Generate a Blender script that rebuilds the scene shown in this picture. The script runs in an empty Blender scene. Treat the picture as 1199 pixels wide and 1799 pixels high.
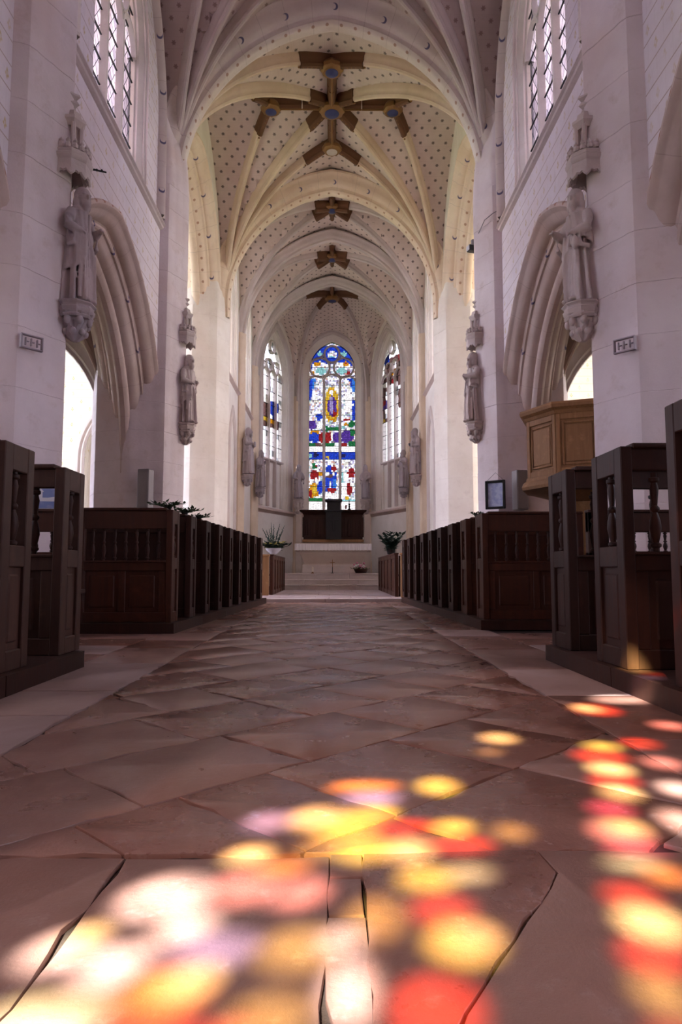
import bpy, math, random
import numpy as np
from mathutils import Vector, Matrix
random.seed(7)
PI = math.pi; sin = math.sin; cos = math.cos; sq = lambda x: math.sqrt(max(0.0, x))
SC = bpy.context.scene; COL = SC.collection

# ---------------------------------------------------------------- camera, sky, sun, exposure
cam_d = bpy.data.cameras.new('camera'); cam = bpy.data.objects.new('camera', cam_d); COL.objects.link(cam)
cam_d.sensor_fit = 'HORIZONTAL'; cam_d.sensor_width = 24.0; cam_d.lens = 24.0 * 1199.0 / 1199.0
cam_d.clip_start = 0.05; cam_d.clip_end = 300
cam.location = (0.03, 0.0, 0.60)
cam.rotation_euler = (math.radians(90 + 4.93), 0, math.radians(-0.69))
SC.camera = cam
SKY = 9.0
w = bpy.data.worlds.new('sky'); SC.world = w; w.use_nodes = True
bg = w.node_tree.nodes['Background']; bg.inputs[0].default_value = (0.84, 0.81, 1.0, 1); bg.inputs[1].default_value = SKY
SUN_AZ = (0.325, 0.9457); SUN_EL = math.radians(38)
sun_d = bpy.data.lights.new('sun', 'SUN'); sun_d.energy = 50.0; sun_d.angle = math.radians(0.53); sun_d.color = (1.0, 0.96, 0.92)
sun = bpy.data.objects.new('sun', sun_d); COL.objects.link(sun); sun.location = (-6, -14, 20)
SUN = Vector((SUN_AZ[0] * cos(SUN_EL), SUN_AZ[1] * cos(SUN_EL), -sin(SUN_EL)))
sun.rotation_euler = SUN.to_track_quat('-Z', 'Y').to_euler()
SC.view_settings.view_transform = 'Standard'; SC.view_settings.look = 'None'
SC.view_settings.exposure = 0.62; SC.view_settings.gamma = 1.0; SC.view_settings.use_curve_mapping = False
try:
    SC.cycles.diffuse_bounces = 6; SC.cycles.max_bounces = 14; SC.cycles.transparent_max_bounces = 8
    SC.cycles.sample_clamp_indirect = 8.0
except Exception:
    pass

# ---------------------------------------------------------------- mesh builder
class MB:
    def __init__(s): s.v = []; s.f = []; s.uv = []; s.col = []; s.fm = []
    def add(s, vs, fs, uv=None, m=0):
        b = len(s.v); s.v += [tuple(p) for p in vs]
        s.uv += list(uv) if uv else [(p[0] + p[1], p[2]) for p in vs]
        s.f += [tuple(b + i for i in f) for f in fs]; s.fm += [m] * len(fs)
    def grid(s, P, UV=None, cu=False, cv=False):
        n = len(P); k = len(P[0]); fs = []
        for i in range(n if cu else n - 1):
            for j in range(k if cv else k - 1):
                i2 = (i + 1) % n; j2 = (j + 1) % k
                fs.append((i * k + j, i2 * k + j, i2 * k + j2, i * k + j2))
        s.add([p for r in P for p in r], fs, [u for r in UV for u in r] if UV else None)
    def box(s, x0, x1, y0, y1, z0, z1, c=0.004):
        x0, x1 = min(x0, x1), max(x0, x1); y0, y1 = min(y0, y1), max(y0, y1); z0, z1 = min(z0, z1), max(z0, z1)
        c = min(c, (x1 - x0) * .45, (y1 - y0) * .45, (z1 - z0) * .45)
        X = (x0, x1); Y = (y0, y1); Z = (z0, z1); vs = []; ix = {}
        for a in (0, 1):
            for b in (0, 1):
                for d in (0, 1):
                    sx, sy, sz = (1 - 2 * a), (1 - 2 * b), (1 - 2 * d)
                    for k in range(3):
                        p = [X[a], Y[b], Z[d]]
                        if k != 0: p[0] += sx * c
                        if k != 1: p[1] += sy * c
                        if k != 2: p[2] += sz * c
                        ix[a, b, d, k] = len(vs); vs.append(p)
        fs = []
        for a in (0, 1):
            fs.append([ix[a, b, d, 0] for b, d in ((0, 0), (1, 0), (1, 1), (0, 1))])
            fs.append([ix[b, a, d, 1] for b, d in ((0, 0), (1, 0), (1, 1), (0, 1))])
            fs.append([ix[b, d, a, 2] for b, d in ((0, 0), (1, 0), (1, 1), (0, 1))])
            for b in (0, 1):
                fs.append([ix[a, b, 0, 0], ix[a, b, 1, 0], ix[a, b, 1, 1], ix[a, b, 0, 1]])
                fs.append([ix[a, 0, b, 0], ix[a, 1, b, 0], ix[a, 1, b, 2], ix[a, 0, b, 2]])
                fs.append([ix[0, a, b, 1], ix[1, a, b, 1], ix[1, a, b, 2], ix[0, a, b, 2]])
                for d in (0, 1): fs.append([ix[a, b, d, 0], ix[a, b, d, 1], ix[a, b, d, 2]])
        s.add(vs, fs)
    def lathe(s, pr, n=16, c=(0, 0, 0), mod=None, a0=0, sx=1, sy=1):
        P = []
        for r, z in pr:
            P.append([(c[0] + sx * (r * (mod(a0 + 2 * PI * i / n, z) if mod else 1)) * cos(a0 + 2 * PI * i / n),
                       c[1] + sy * (r * (mod(a0 + 2 * PI * i / n, z) if mod else 1)) * sin(a0 + 2 * PI * i / n), c[2] + z) for i in range(n)])
        L = 0; UV = []
        for k, (r, z) in enumerate(pr):
            if k: L += math.hypot(r - pr[k - 1][0], z - pr[k - 1][1])
            UV.append([(i / n * 2 * PI * max(r, .02), L) for i in range(n)])
        s.grid(P, UV, cv=True)
        for row, rev in ((P[0], 1), (P[-1], 0)): s.add(row, [tuple(range(n))[::-1] if rev else tuple(range(n))])
    def tube(s, pts, rad, n=8, cap=True, flat=1.0):
        pts = [Vector(p) for p in pts]
        if not hasattr(rad, '__len__'): rad = [rad] * len(pts)
        ref = Vector((0, 0, 1)); P = []
        for i, p in enumerate(pts):
            t = (pts[min(i + 1, len(pts) - 1)] - pts[max(i - 1, 0)]).normalized()
            a = t.cross(ref)
            if a.length < 1e-3: a = t.cross(Vector((1, 0, 0)))
            a.normalize(); b = t.cross(a)
            P.append([p + a * rad[i] * cos(2 * PI * k / n) + b * rad[i] * flat * sin(2 * PI * k / n) for k in range(n)])
        s.grid(P, cv=True)
        if cap:
            s.add(P[0], [tuple(range(n))]); s.add(P[-1], [tuple(range(n))])
    def ell(s, c, r, n=12, m=8, rot=None):
        P = []
        for i in range(m + 1):
            t = -PI / 2 + PI * i / m; row = []
            for k in range(n):
                q = Vector((r[0] * cos(t) * cos(2 * PI * k / n), r[1] * cos(t) * sin(2 * PI * k / n), r[2] * sin(t)))
                if rot: q = rot @ q
                row.append(q + Vector(c))
            P.append(row)
        s.grid(P, cv=True)
    def prism(s, poly, z0, z1):
        n = len(poly)
        vs = [(p[0], p[1], z0) for p in poly] + [(p[0], p[1], z1) for p in poly]
        s.add(vs, [tuple(range(n))[::-1], tuple(range(n, 2 * n))] + [(i, (i + 1) % n, n + (i + 1) % n, n + i) for i in range(n)])
    def mesh(s, name, mats, smooth=0.6):
        me = bpy.data.meshes.new(name); me.from_pydata(s.v, [], s.f)
        for m in (mats if isinstance(mats, (list, tuple)) else [mats]): me.materials.append(m)
        uvl = me.uv_layers.new(name='UVMap'); li = np.zeros(len(me.loops), dtype=np.int32); me.loops.foreach_get('vertex_index', li)
        uvl.data.foreach_set('uv', np.array(s.uv, dtype=np.float32)[li].ravel())
        if s.col:
            ca = me.color_attributes.new('glass', 'FLOAT_COLOR', 'POINT')
            ca.data.foreach_set('color', np.array(s.col, dtype=np.float32).ravel())
        if any(s.fm): me.polygons.foreach_set('material_index', np.array(s.fm, dtype=np.int32))
        if smooth:
            me.shade_smooth(); me.set_sharp_from_angle(angle=smooth)
        me.update(); return me
    def build(s, name, mats, parent=None, smooth=0.6, **kw):
        return link(name, s.mesh(name, mats, smooth), parent, **kw)

def link(name, data, parent=None, loc=None, rz=None, **kw):
    o = bpy.data.objects.new(name, data); COL.objects.link(o)
    if parent: o.parent = parent
    if loc: o.location = loc
    if rz is not None: o.rotation_euler = (0, 0, rz)
    for k, v in kw.items(): o[k] = v
    return o
def thing(name, label, cat, loc=(0, 0, 0), rz=0, group=None):
    o = link(name, None, None, loc, rz, label=label, category=cat); o.empty_display_size = .1
    if group: o['group'] = group
    return o
def struct(name, loc=(0, 0, 0), parent=None):
    o = link(name, None, parent, loc)
    if not parent: o['kind'] = 'structure'
    o.empty_display_size = .1; return o
def dup(root, loc, rz, label, group=None, sub=True):
    r = root.copy(); COL.objects.link(r); r.location = loc; r.rotation_euler = (0, 0, rz); r['label'] = label
    if group: r['group'] = group
    for ch in root.children:
        c = ch.copy(); COL.objects.link(c); c.parent = r
        for g in ch.children:
            d = g.copy(); COL.objects.link(d); d.parent = c
    return r

# ---------------------------------------------------------------- materials
class NT:
    def __init__(s, name):
        s.m = bpy.data.materials.new(name); s.m.use_nodes = True; s.t = s.m.node_tree; s.t.nodes.clear()
        s.out = s.t.nodes.new('ShaderNodeOutputMaterial')
    def n(s, ty, ins=None, **kw):
        nd = s.t.nodes.new('ShaderNode' + ty)
        for k, v in kw.items(): setattr(nd, k, v)
        for k, v in (ins or {}).items(): s.put(nd.inputs[k], v)
        return nd
    def put(s, sock, v):
        if isinstance(v, bpy.types.NodeSocket): s.t.links.new(v, sock)
        elif hasattr(v, '__len__') and len(v) == 3 and sock.type == 'RGBA': sock.default_value = (*v, 1)
        else: sock.default_value = v
    def ma(s, op, a, b=0.0, c=None):
        nd = s.n('Math', operation=op); s.put(nd.inputs[0], a); s.put(nd.inputs[1], b)
        if c is not None: s.put(nd.inputs[2], c)
        return nd.outputs[0]
    def mix(s, f, a, b, bt='MIX'):
        nd = s.n('MixRGB', blend_type=bt); s.put(nd.inputs[0], f); s.put(nd.inputs[1], a); s.put(nd.inputs[2], b); return nd.outputs[0]
    def noise(s, scale, detail=4, rough=.6, vec=None):
        nd = s.n('TexNoise', {'Scale': scale, 'Detail': detail, 'Roughness': rough}); s.put(nd.inputs['Vector'], vec or s.pos()); return nd.outputs[0]
    def pos(s): return s.n('NewGeometry').outputs['Position']
    def uv(s):
        x = s.n('SeparateXYZ', {0: s.n('TexCoord').outputs['UV']}); return x.outputs[0], x.outputs[1]
    def ramp(s, f, a, b):
        nd = s.n('MapRange', {'Value': f, 'From Min': a, 'From Max': b}); return nd.outputs[0]
    def bump(s, h, st=.3, d=.01): return s.n('Bump', {'Height': h, 'Strength': st, 'Distance': d}).outputs[0]
    def done(s, color, rough=.8, nor=None, spec=.3, **kw):
        p = s.n('BsdfPrincipled'); s.put(p.inputs['Base Color'], color); s.put(p.inputs['Roughness'], rough)
        p.inputs['Specular IOR Level'].default_value = spec
        if nor: s.put(p.inputs['Normal'], nor)
        for k, v in kw.items(): s.put(p.inputs[k], v)
        s.t.links.new(p.outputs[0], s.out.inputs[0]); return s.m

def stone_col(N, a, b, stain=(.42, .33, .29), amt=.5, warm=(.66, .44, .33)):
    f = N.ramp(N.noise(1.3, 5), .35, .65); c = N.mix(f, a, b)
    c = N.mix(N.ma('MULTIPLY', N.ramp(N.noise(.8, 3, .5), .5, .72), amt * .6), c, warm)
    g = N.ramp(N.noise(4.5, 6, .7), .55, .8); return N.mix(N.ma('MULTIPLY', g, amt), c, stain)
def cell(N, u, v, pu, pv):
    """staggered lattice: returns local offsets du, dv in metres from the nearest cell centre, row id and column id"""
    row = N.ma('FLOOR', N.ma('DIVIDE', v, pv)); sh = N.ma('MULTIPLY', N.ma('FLOORED_MODULO', row, 2.0), .5)
    uu = N.ma('ADD', N.ma('DIVIDE', u, pu), sh); colid = N.ma('FLOOR', uu)
    du = N.ma('MULTIPLY', N.ma('SUBTRACT', N.ma('FRACT', uu), .5), pu)
    dv = N.ma('MULTIPLY', N.ma('SUBTRACT', N.ma('FRACT', N.ma('DIVIDE', v, pv)), .5), pv)
    return du, dv, row, colid
def disk(N, du, dv, rx, ry, soft=.25):
    d = N.ma('SQRT', N.ma('ADD', N.ma('POWER', N.ma('DIVIDE', du, rx), 2.0), N.ma('POWER', N.ma('DIVIDE', dv, ry), 2.0)))
    return N.ramp(d, 1 + soft, 1 - soft)

def plain_stone(name, a, b, stain=(.40, .31, .28), amt=.5, bs=.35):
    N = NT(name); c = stone_col(N, a, b, stain, amt)
    return N.done(c, .85, N.bump(N.noise(22, 6, .65), bs, .008))
def painted_wall(name, a, b, line=(.36, .25, .20), motif=(.50, .36, .14), la=.75, ma_=.8, pu=.29, pv=.235):
    N = NT(name); c = stone_col(N, a, b, amt=.35); u, v = N.uv()
    du, dv, row, cid = cell(N, u, v, pu, pv)
    edge = N.ramp(N.ma('SUBTRACT', pv / 2, N.ma('ABSOLUTE', dv)), .009, .004)
    c = N.mix(N.ma('MULTIPLY', edge, la), c, line)
    e2 = N.ramp(N.ma('SUBTRACT', pu / 2, N.ma('ABSOLUTE', du)), .007, .003)
    c = N.mix(N.ma('MULTIPLY', e2, la * .12), c, line)
    f = N.ma('MAXIMUM', disk(N, du, dv, .019, .052), disk(N, du, N.ma('ADD', dv, .01), .036, .018))
    hole = N.ma('SUBTRACT', 1.0, disk(N, du, dv, .008, .02)); f = N.ma('MULTIPLY', f, hole)
    wear = N.ramp(N.noise(3.0, 3), .35, .6)
    c = N.mix(N.ma('MULTIPLY', N.ma('MULTIPLY', f, wear), ma_), c, motif)
    return N.done(c, .85, N.bump(N.noise(22, 6, .65), .3, .006))
def web_mat(name, a, b, star=(.10, .07, .07)):
    N = NT(name); c = stone_col(N, a, b, amt=.3); u, v = N.uv()
    du, dv, row, cid = cell(N, u, v, .30, .17)
    ang = N.ma('ARCTAN2', dv, du); wob = N.ma('ADD', 1.0, N.ma('MULTIPLY', N.ma('COSINE', N.ma('MULTIPLY', ang, 6.0)), .22))
    f = disk(N, N.ma('DIVIDE', du, wob), N.ma('DIVIDE', dv, wob), .033, .033)
    c = N.mix(N.ma('MULTIPLY', f, .85), c, star)
    e = N.ramp(N.ma('SUBTRACT', .17 / 2, N.ma('ABSOLUTE', dv)), .006, .002); c = N.mix(N.ma('MULTIPLY', e, .12), c, (.3, .24, .22))
    return N.done(c, .9, N.bump(N.noise(18, 5), .2, .005))
def arch_mat(name, a, b, vc=(), vd=(), cres=(.035, .03, .14), dots=(.30, .11, .05), per=.75, joints=.45):
    """crescents painted along the hollows at profile lengths vc, small red roundels along vd, fine joint every block"""
    N = NT(name); c = stone_col(N, a, b, amt=.4); u, v = N.uv()
    f = 0.0
    for k, v0 in enumerate(vc):
        du = N.ma('MULTIPLY', N.ma('SUBTRACT', N.ma('FRACT', N.ma('DIVIDE', u, per)), .5), per); dv = N.ma('SUBTRACT', v, v0)
        m = N.ma('MULTIPLY', disk(N, du, dv, .055, .055, .1), N.ma('SUBTRACT', 1.0, disk(N, N.ma('SUBTRACT', du, .026), dv, .045, .045, .1)))
        f = N.ma('MAXIMUM', m, f)
    if vc: c = N.mix(N.ma('MULTIPLY', f, .85), c, cres)
    g = 0.0
    for v0 in vd:
        du = N.ma('MULTIPLY', N.ma('SUBTRACT', N.ma('FRACT', N.ma('DIVIDE', u, .26)), .5), .26)
        g = N.ma('MAXIMUM', disk(N, du, N.ma('SUBTRACT', v, v0), .03, .03, .2), g)
    if vd: c = N.mix(N.ma('MULTIPLY', g, .7), c, dots)
    j = N.ma('ABSOLUTE', N.ma('SUBTRACT', N.ma('FRACT', N.ma('DIVIDE', u, .46)), .5))
    c = N.mix(N.ma('MULTIPLY', N.ramp(j, .488, .497), joints), c, (.33, .25, .22))
    return N.done(c, .85, N.bump(N.noise(24, 5), .25, .006))
def wood_mat(name, a, b, rough=.38, sc=(30, 30, 2.2)):
    N = NT(name); mp = N.n('Mapping', {'Vector': N.n('TexCoord').outputs['Object'], 'Scale': sc})
    f = N.noise(1.0, 6, .65, mp.outputs[0]); oi = N.n('ObjectInfo').outputs['Random']
    c = N.mix(N.ramp(f, .3, .7), a, b); c = N.mix(N.ma('MULTIPLY', oi, .35), c, tuple(x * .55 for x in a))
    sc_ = N.ramp(N.noise(9, 5), .55, .75); c = N.mix(N.ma('MULTIPLY', sc_, .25), c, tuple(min(1, x * 2.2) for x in b))
    return N.done(c, N.ma('ADD', rough, N.ma('MULTIPLY', f, .2)), N.bump(f, .25, .003), spec=.25)
def plain(name, c, rough=.6, metal=0, bump=0, sc=40, var=.25, spec=.4):
    N = NT(name); f = N.noise(sc, 4); col = N.mix(N.ma('MULTIPLY', f, var), c, tuple(x * .5 for x in c))
    return N.done(col, rough, N.bump(f, bump, .004) if bump else None, spec=spec, Metallic=float(metal))

C1, C2 = (.74, .65, .66), (.64, .545, .55)
M_WALL = painted_wall('painted_wall_stone', (.75, .685, .72), (.66, .59, .625))
M_AISLE = painted_wall('painted_aisle_stone', (.84, .80, .72), (.78, .73, .64), line=(.55, .44, .28), motif=(.58, .45, .12), pu=.44, pv=.20, la=.5)
M_PIER = plain_stone('pier_stone', C1, C2, stain=(.46, .34, .28), amt=.55)
M_PALE = plain_stone('pale_stone', (.80, .74, .69), (.72, .65, .59), amt=.3)
M_WEB = web_mat('starred_vault', (.71, .59, .54), (.63, .51, .46))
M_WEBN = web_mat('nave_vault', (.58, .47, .45), (.50, .40, .37), star=(.26, .17, .15))
M_RIB = plain_stone('rib_stone', (.74, .60, .47), (.64, .50, .37), amt=.3)
M_RIBP = plain_stone('lilac_rib_stone', (.64, .56, .54), (.54, .46, .44), amt=.35)
M_BROWN = plain('painted_brown_rib', (.14, .058, .025), .6, 0, .2, 60)
M_AV = plain_stone('brownish_aisle_vault', (.50, .39, .33), (.40, .29, .24), amt=.4)
M_GOLD = plain('old_gilding', (.26, .13, .045), .45, .3, .2, 70)
M_BLUE = plain('blue_shield_paint', (.035, .045, .17), .5, 0, .1, 30, .6)
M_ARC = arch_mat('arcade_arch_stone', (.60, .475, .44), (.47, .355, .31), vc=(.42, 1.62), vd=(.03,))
M_TRV = arch_mat('transverse_arch_stone', (.74, .66, .61), (.66, .57, .52), vc=(.33, 1.28), vd=(.62, 1.0), per=.85)
M_TRW = arch_mat('warm_arch_stone', (.80, .66, .53), (.72, .56, .43), vc=(.33, 1.28), vd=(.62, 1.0), per=.85)
M_STAT = plain_stone('carved_stone', (.41, .355, .385), (.33, .28, .30), stain=(.24, .19, .18), amt=.5, bs=.5)
M_CANO = plain_stone('canopy_stone', (.62, .54, .53), (.52, .44, .42), stain=(.34, .26, .23), amt=.5, bs=.5)
M_STAT2 = plain_stone('carved_pale_stone', (.60, .515, .50), (.50, .42, .40), stain=(.29, .22, .20), amt=.5, bs=.5)
M_WOOD = wood_mat('dark_oak', (.024, .008, .005), (.045, .014, .008), .45)
M_WOOD2 = wood_mat('dark_oak_warm', (.036, .010, .005), (.068, .018, .007))
M_WOOD3 = wood_mat('worn_oak_with_sheen', (.046, .020, .014), (.080, .037, .025), .42)  # worn oak, lightened overall to stand in for the bright nave's reflection
M_PULP = wood_mat('honey_oak', (.30, .155, .070), (.40, .215, .10), .5)
M_PAPER = plain('ivory_wax', (.80, .74, .62), .6)
M_IRON = plain('dark_iron', (.03, .028, .03), .5, .4)
M_GREY = plain('grey_metal_case', (.24, .21, .22), .5, .2, .1, 90)
M_BLACK = plain('black_lacquer', (.012, .012, .014), .35)
M_LEAD = plain('lead_came', (.05, .05, .055), .6, .2)
M_LEAF = plain('leaf_green', (.045, .085, .03), .5, 0, .2, 30, .6)
M_LEAF2 = plain('dark_leaf_green', (.02, .045, .03), .5, 0, .2, 30, .6)
M_YEL = plain('yellow_petal', (.62, .48, .06), .6)
M_PINK = plain('pink_petal', (.60, .20, .32), .6)
M_WHITE = plain('white_linen', (.78, .75, .78), .8, 0, .3, 40, .1)
M_CERAM = plain('white_glazed_ceramic', (.62, .62, .68), .2, 0, 0, 20, .1)
M_RED = plain('red_hassock_cloth', (.45, .02, .012), .7)

def floor_mat():
    N = NT('worn_floor_stone'); oi = N.n('ObjectInfo').outputs['Random']
    f = N.ramp(N.noise(3.2, 7, .68), .3, .7); c = N.mix(f, (.165, .070, .050), (.245, .122, .090))
    c = N.mix(N.ramp(oi, .35, 1.0), c, N.mix(f, (.205, .108, .084), (.285, .165, .132)))
    c = N.mix(N.ma('MULTIPLY', N.ramp(N.noise(14, 6, .7), .58, .75), .45), c, (.38, .28, .25))
    c = N.mix(N.ma('MULTIPLY', N.ramp(N.noise(60, 4, .7), .62, .75), .5), c, (.09, .05, .04))
    h = N.ma('ADD', N.ma('MULTIPLY', N.noise(6, 6, .62), 1.0), N.ma('MULTIPLY', N.noise(38, 6, .75), .42))
    r = N.ma('ADD', .10, N.ma('ADD', N.ma('MULTIPLY', N.noise(5, 5), .24), N.ma('MULTIPLY', oi, .12)))
    return N.done(c, r, N.bump(h, .30, .010), spec=.5)
M_FLOOR = floor_mat()
M_PALEFL = plain_stone('pale_border_stone', (.31, .215, .195), (.25, .16, .14), stain=(.2, .14, .12), amt=.4)
M_CHOIR = plain_stone('choir_floor_stone', (.36, .28, .285), (.29, .21, .21), stain=(.2, .14, .13), amt=.4)
M_MORTAR = plain('joint_dirt', (.045, .027, .022), .9, 0, .6, 60)
M_STEP = plain_stone('altar_step_stone', (.60, .53, .52), (.48, .41, .40), amt=.4)
M_ALTAR = plain_stone('altar_stone', (.55, .47, .42), (.46, .38, .33), amt=.3)
M_GROUND = plain('outside_grass', (.10, .13, .05), .9, 0, .4, 3)

def glass_mat():
    N = NT('stained_glass'); a = N.n('VertexColor', layer_name='glass'); tr = N.n('BsdfTransparent', {0: a.outputs[0]})
    gl = N.n('BsdfGlossy', {0: (.8, .8, .8), 'Roughness': .08}); mx = N.n('MixShader', {0: .04, 1: tr.outputs[0], 2: gl.outputs[0]})
    N.t.links.new(mx.outputs[0], N.out.inputs[0]); return N.m
def quarry_mat():
    N = NT('leaded_clear_glass'); u, v = N.uv()
    a = N.ma('ADD', N.ma('DIVIDE', u, .16), N.ma('DIVIDE', v, .24)); b = N.ma('SUBTRACT', N.ma('DIVIDE', u, .16), N.ma('DIVIDE', v, .24))
    la = N.ramp(N.ma('ABSOLUTE', N.ma('SUBTRACT', N.ma('FRACT', a), .5)), .45, .465); lb = N.ramp(N.ma('ABSOLUTE', N.ma('SUBTRACT', N.ma('FRACT', b), .5)), .45, .465)
    wn = N.n('TexWhiteNoise', {0: N.n('CombineXYZ', {0: N.ma('FLOOR', a), 1: N.ma('FLOOR', b)}).outputs[0]})
    wn.noise_dimensions = '3D'
    tint = N.mix(wn.outputs[0], (.33, .335, .43), (.72, .73, .86))
    tr = N.n('BsdfTransparent', {0: tint}); di = N.n('BsdfDiffuse', {0: (.05, .05, .055)})
    mx = N.n('MixShader', {0: N.ma('MAXIMUM', la, lb), 1: tr.outputs[0], 2: di.outputs[0]}); N.t.links.new(mx.outputs[0], N.out.inputs[0]); return N.m
def clear_mat(name='clear_glass', c=(.9, .93, .95)):
    N = NT(name); tr = N.n('BsdfTransparent', {0: c}); gl = N.n('BsdfGlossy', {0: (.8, .8, .8), 'Roughness': .05})
    mx = N.n('MixShader', {0: .04, 1: tr.outputs[0], 2: gl.outputs[0]}); N.t.links.new(mx.outputs[0], N.out.inputs[0]); return N.m
M_GLASS = glass_mat(); M_QUARRY = quarry_mat(); M_CLEAR = clear_mat(); M_WARM = clear_mat('light_warming_glass', (.96, .90, .74))  # M_WARM: unseen transept panes, tinted to warm the light on the pulpit side

# ---------------------------------------------------------------- vault and arch geometry
def pf(s, a, r):
    """height of a pointed arch of half span a and rise r, at distance s from its middle"""
    s = abs(s)
    if s >= a: return 0.0
    if r < a: return r * sq(1 - (s / a) ** 2)
    R = (a * a + r * r) / (2 * a); return sq(R * R - (s + R - a) ** 2)
def arch_off(a, rise, o):
    R = (a * a + rise * rise) / (2 * a); return a + o, sq((R + o) ** 2 - (R - a) ** 2)
def arch_pts(a, rise, zs, o, n):
    """right half then left half of a pointed arch offset outwards by o, mitred at the crown: (h, z) from right spring to left spring"""
    R = (a * a + rise * rise) / (2 * a); c = R - a; tm = math.acos(max(-1, min(1, c / (R + o))))
    h = [((R + o) * cos(tm * i / n) - c, zs + (R + o) * sin(tm * i / n)) for i in range(n + 1)]
    return h + [(-x, z) for x, z in h[-2::-1]]
def sweep_arch(mb, prof, a, rise, zs, zbot, fr, n=14, legs=True):
    """prof: list of (r outward, b across). fr(h, z, b) -> xyz"""
    rows = []; L = 0; uvs = []
    for k, (r, b) in enumerate(prof):
        if k: L += math.hypot(r - prof[k - 1][0], b - prof[k - 1][1])
        p = arch_pts(a, rise, zs, r, n)
        if legs: p = [(p[0][0], zbot)] + p + [(p[-1][0], zbot)]
        rows.append([fr(h, z, b) for h, z in p]); q = arch_pts(a, rise, zs, 0.0, n)
        if legs: q = [(q[0][0], zbot)] + q + [(q[-1][0], zbot)]
        d = 0; uu = []
        for i, pt in enumerate(q):
            if i: d += math.dist(pt, q[i - 1])
            uu.append((d, L))
        uvs.append(uu)
    mb.grid(rows, uvs)
def mirror_prof(half):
    """half profile from outer face to the middle of the soffit; b measured from the face; returns both faces"""
    B = half[-1][1]; return half + [(r, 2 * B - b) for r, b in half[-2::-1]]

def arc(cr, cb, rad, a0, a1, n=4): return [(cr + rad * sin(a0 + (a1 - a0) * i / n), cb + rad * cos(a0 + (a1 - a0) * i / n)) for i in range(n + 1)]
P_ARC = mirror_prof([(.56, .0), (.54, -.025), (.50, -.03), (.47, -.01), (.455, .02), (.44, .035), (.40, .06), (.36, .10), (.335, .15), (.33, .185), (.31, .20), (.275, .19), (.25, .205), (.24, .235),
                     (.22, .25), (.17, .27), (.13, .31), (.11, .36), (.10, .385), (.07, .385), (.03, .40), (.0, .44), (.0, .475)])
P_TRV = mirror_prof([(.50, .0), (.47, -.02), (.43, -.015), (.40, .02), (.36, .05), (.28, .07), (.20, .10), (.15, .15), (.13, .20), (.10, .215), (.05, .21), (.01, .25), (0, .30), (.012, .35)])
P_RIB = [(.05, -.075), (-.02, -.075), (-.06, -.06), (-.09, -.045), (-.13, -.05), (-.165, -.03), (-.175, 0), (-.165, .03), (-.13, .05), (-.09, .045), (-.06, .06), (-.02, .075), (.05, .075)]

def sweep_path(mb, pts, prof, hdir, sc=1.0):
    """pts in a vertical plane of horizontal direction hdir; profile (n up/outward, b sideways)"""
    h = Vector(hdir).normalized(); B = Vector((-h.y, h.x, 0)); P = []; UV = []; d = 0; pts = [Vector(p) for p in pts]
    for i, p in enumerate(pts):
        t = (pts[min(i + 1, len(pts) - 1)] - pts[max(i - 1, 0)]).normalized(); nrm = B.cross(t) * -1
        ca, sa = t.dot(h), t.z; nrm = h * -sa + Vector((0, 0, ca))
        if i: d += (p - pts[i - 1]).length
        P.append([p + nrm * n * sc + B * b * sc for n, b in prof]); UV.append([(d, j * .05) for j in range(len(prof))])
    mb.grid(P, UV); k = len(prof)
    mb.add(P[0], [tuple(range(k))]); mb.add(P[-1], [tuple(range(k))])

# main dimensions: pier lines along the nave
D0, D1, D2, D3, D4, D5 = 1.15, 6.40, 11.65, 17.20, 20.05, 23.35
XW, XA = 2.90, 3.85          # nave face and aisle face of the arcade wall
XO = 6.30                    # outer wall of the aisles
ZS, ZC = 7.35, 11.05         # springing and crown of the high vaults

# ---------------------------------------------------------------- wall panels with openings
def panel(mb, fr, u0, u1, zb, zt, hole=None, extra=(), n=14):
    us = {round(u0, 5), round(u1, 5)} | {round(e, 5) for e in extra}
    if hole:
        uc, a, sill, spr, rise = hole
        us |= {round(uc + a * (-1 + 2 * i / (2 * n)), 5) for i in range(2 * n + 1)}
    us = sorted(u for u in us if u0 - 1e-4 <= u <= u1 + 1e-4)
    for p, q in zip(us, us[1:]):
        if q - p < 1e-4: continue
        zp, zq = (zb(p), zb(q)) if callable(zb) else (zb, zb)
        segs = []
        if hole and p >= uc - a - 1e-4 and q <= uc + a + 1e-4:
            segs.append((zp, zq, sill, sill)); segs.append((spr + pf(p - uc, a, rise), spr + pf(q - uc, a, rise), zt, zt))
        else: segs.append((zp, zq, zt, zt))
        for a0, a1, b0, b1 in segs:
            if b0 <= a0 + 1e-4 and b1 <= a1 + 1e-4: continue
            c = [(p, a0), (q, a1), (q, b1), (p, b0)]
            mb.add([fr(x, z, 0) for x, z in c], [(0, 1, 2, 3)], c)
def hole_outline(hole, ins, dsill=0.0, n=12):
    uc, a, sill, spr, rise = hole; a2, r2 = arch_off(a, rise, -ins)
    p = arch_pts(a, rise, spr, -ins, n)
    return [(uc + a2, sill + dsill)] + [(uc + h, z) for h, z in p] + [(uc - a2, sill + dsill)]
def reveal(mb, fr, hole, steps):
    """steps: (depth, inset, sill lift)"""
    rows = []; uvs = []; L = 0
    for k, (d, i, ds) in enumerate(steps):
        o = hole_outline(hole, i, ds); rows.append([fr(u, z, d) for u, z in o]); L += .12
        uvs.append([(j * .2, L) for j in range(len(o))])
    mb.grid(rows, uvs, cv=True)
SPLAY_A = [(0, 0, 0), (.03, 0, 0), (.05, .035, .03), (.07, .03, .03), (.09, .07, .06), (.14, .15, .10), (.16, .15, .10), (.18, .235, .14), (.34, .25, .16)]
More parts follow.
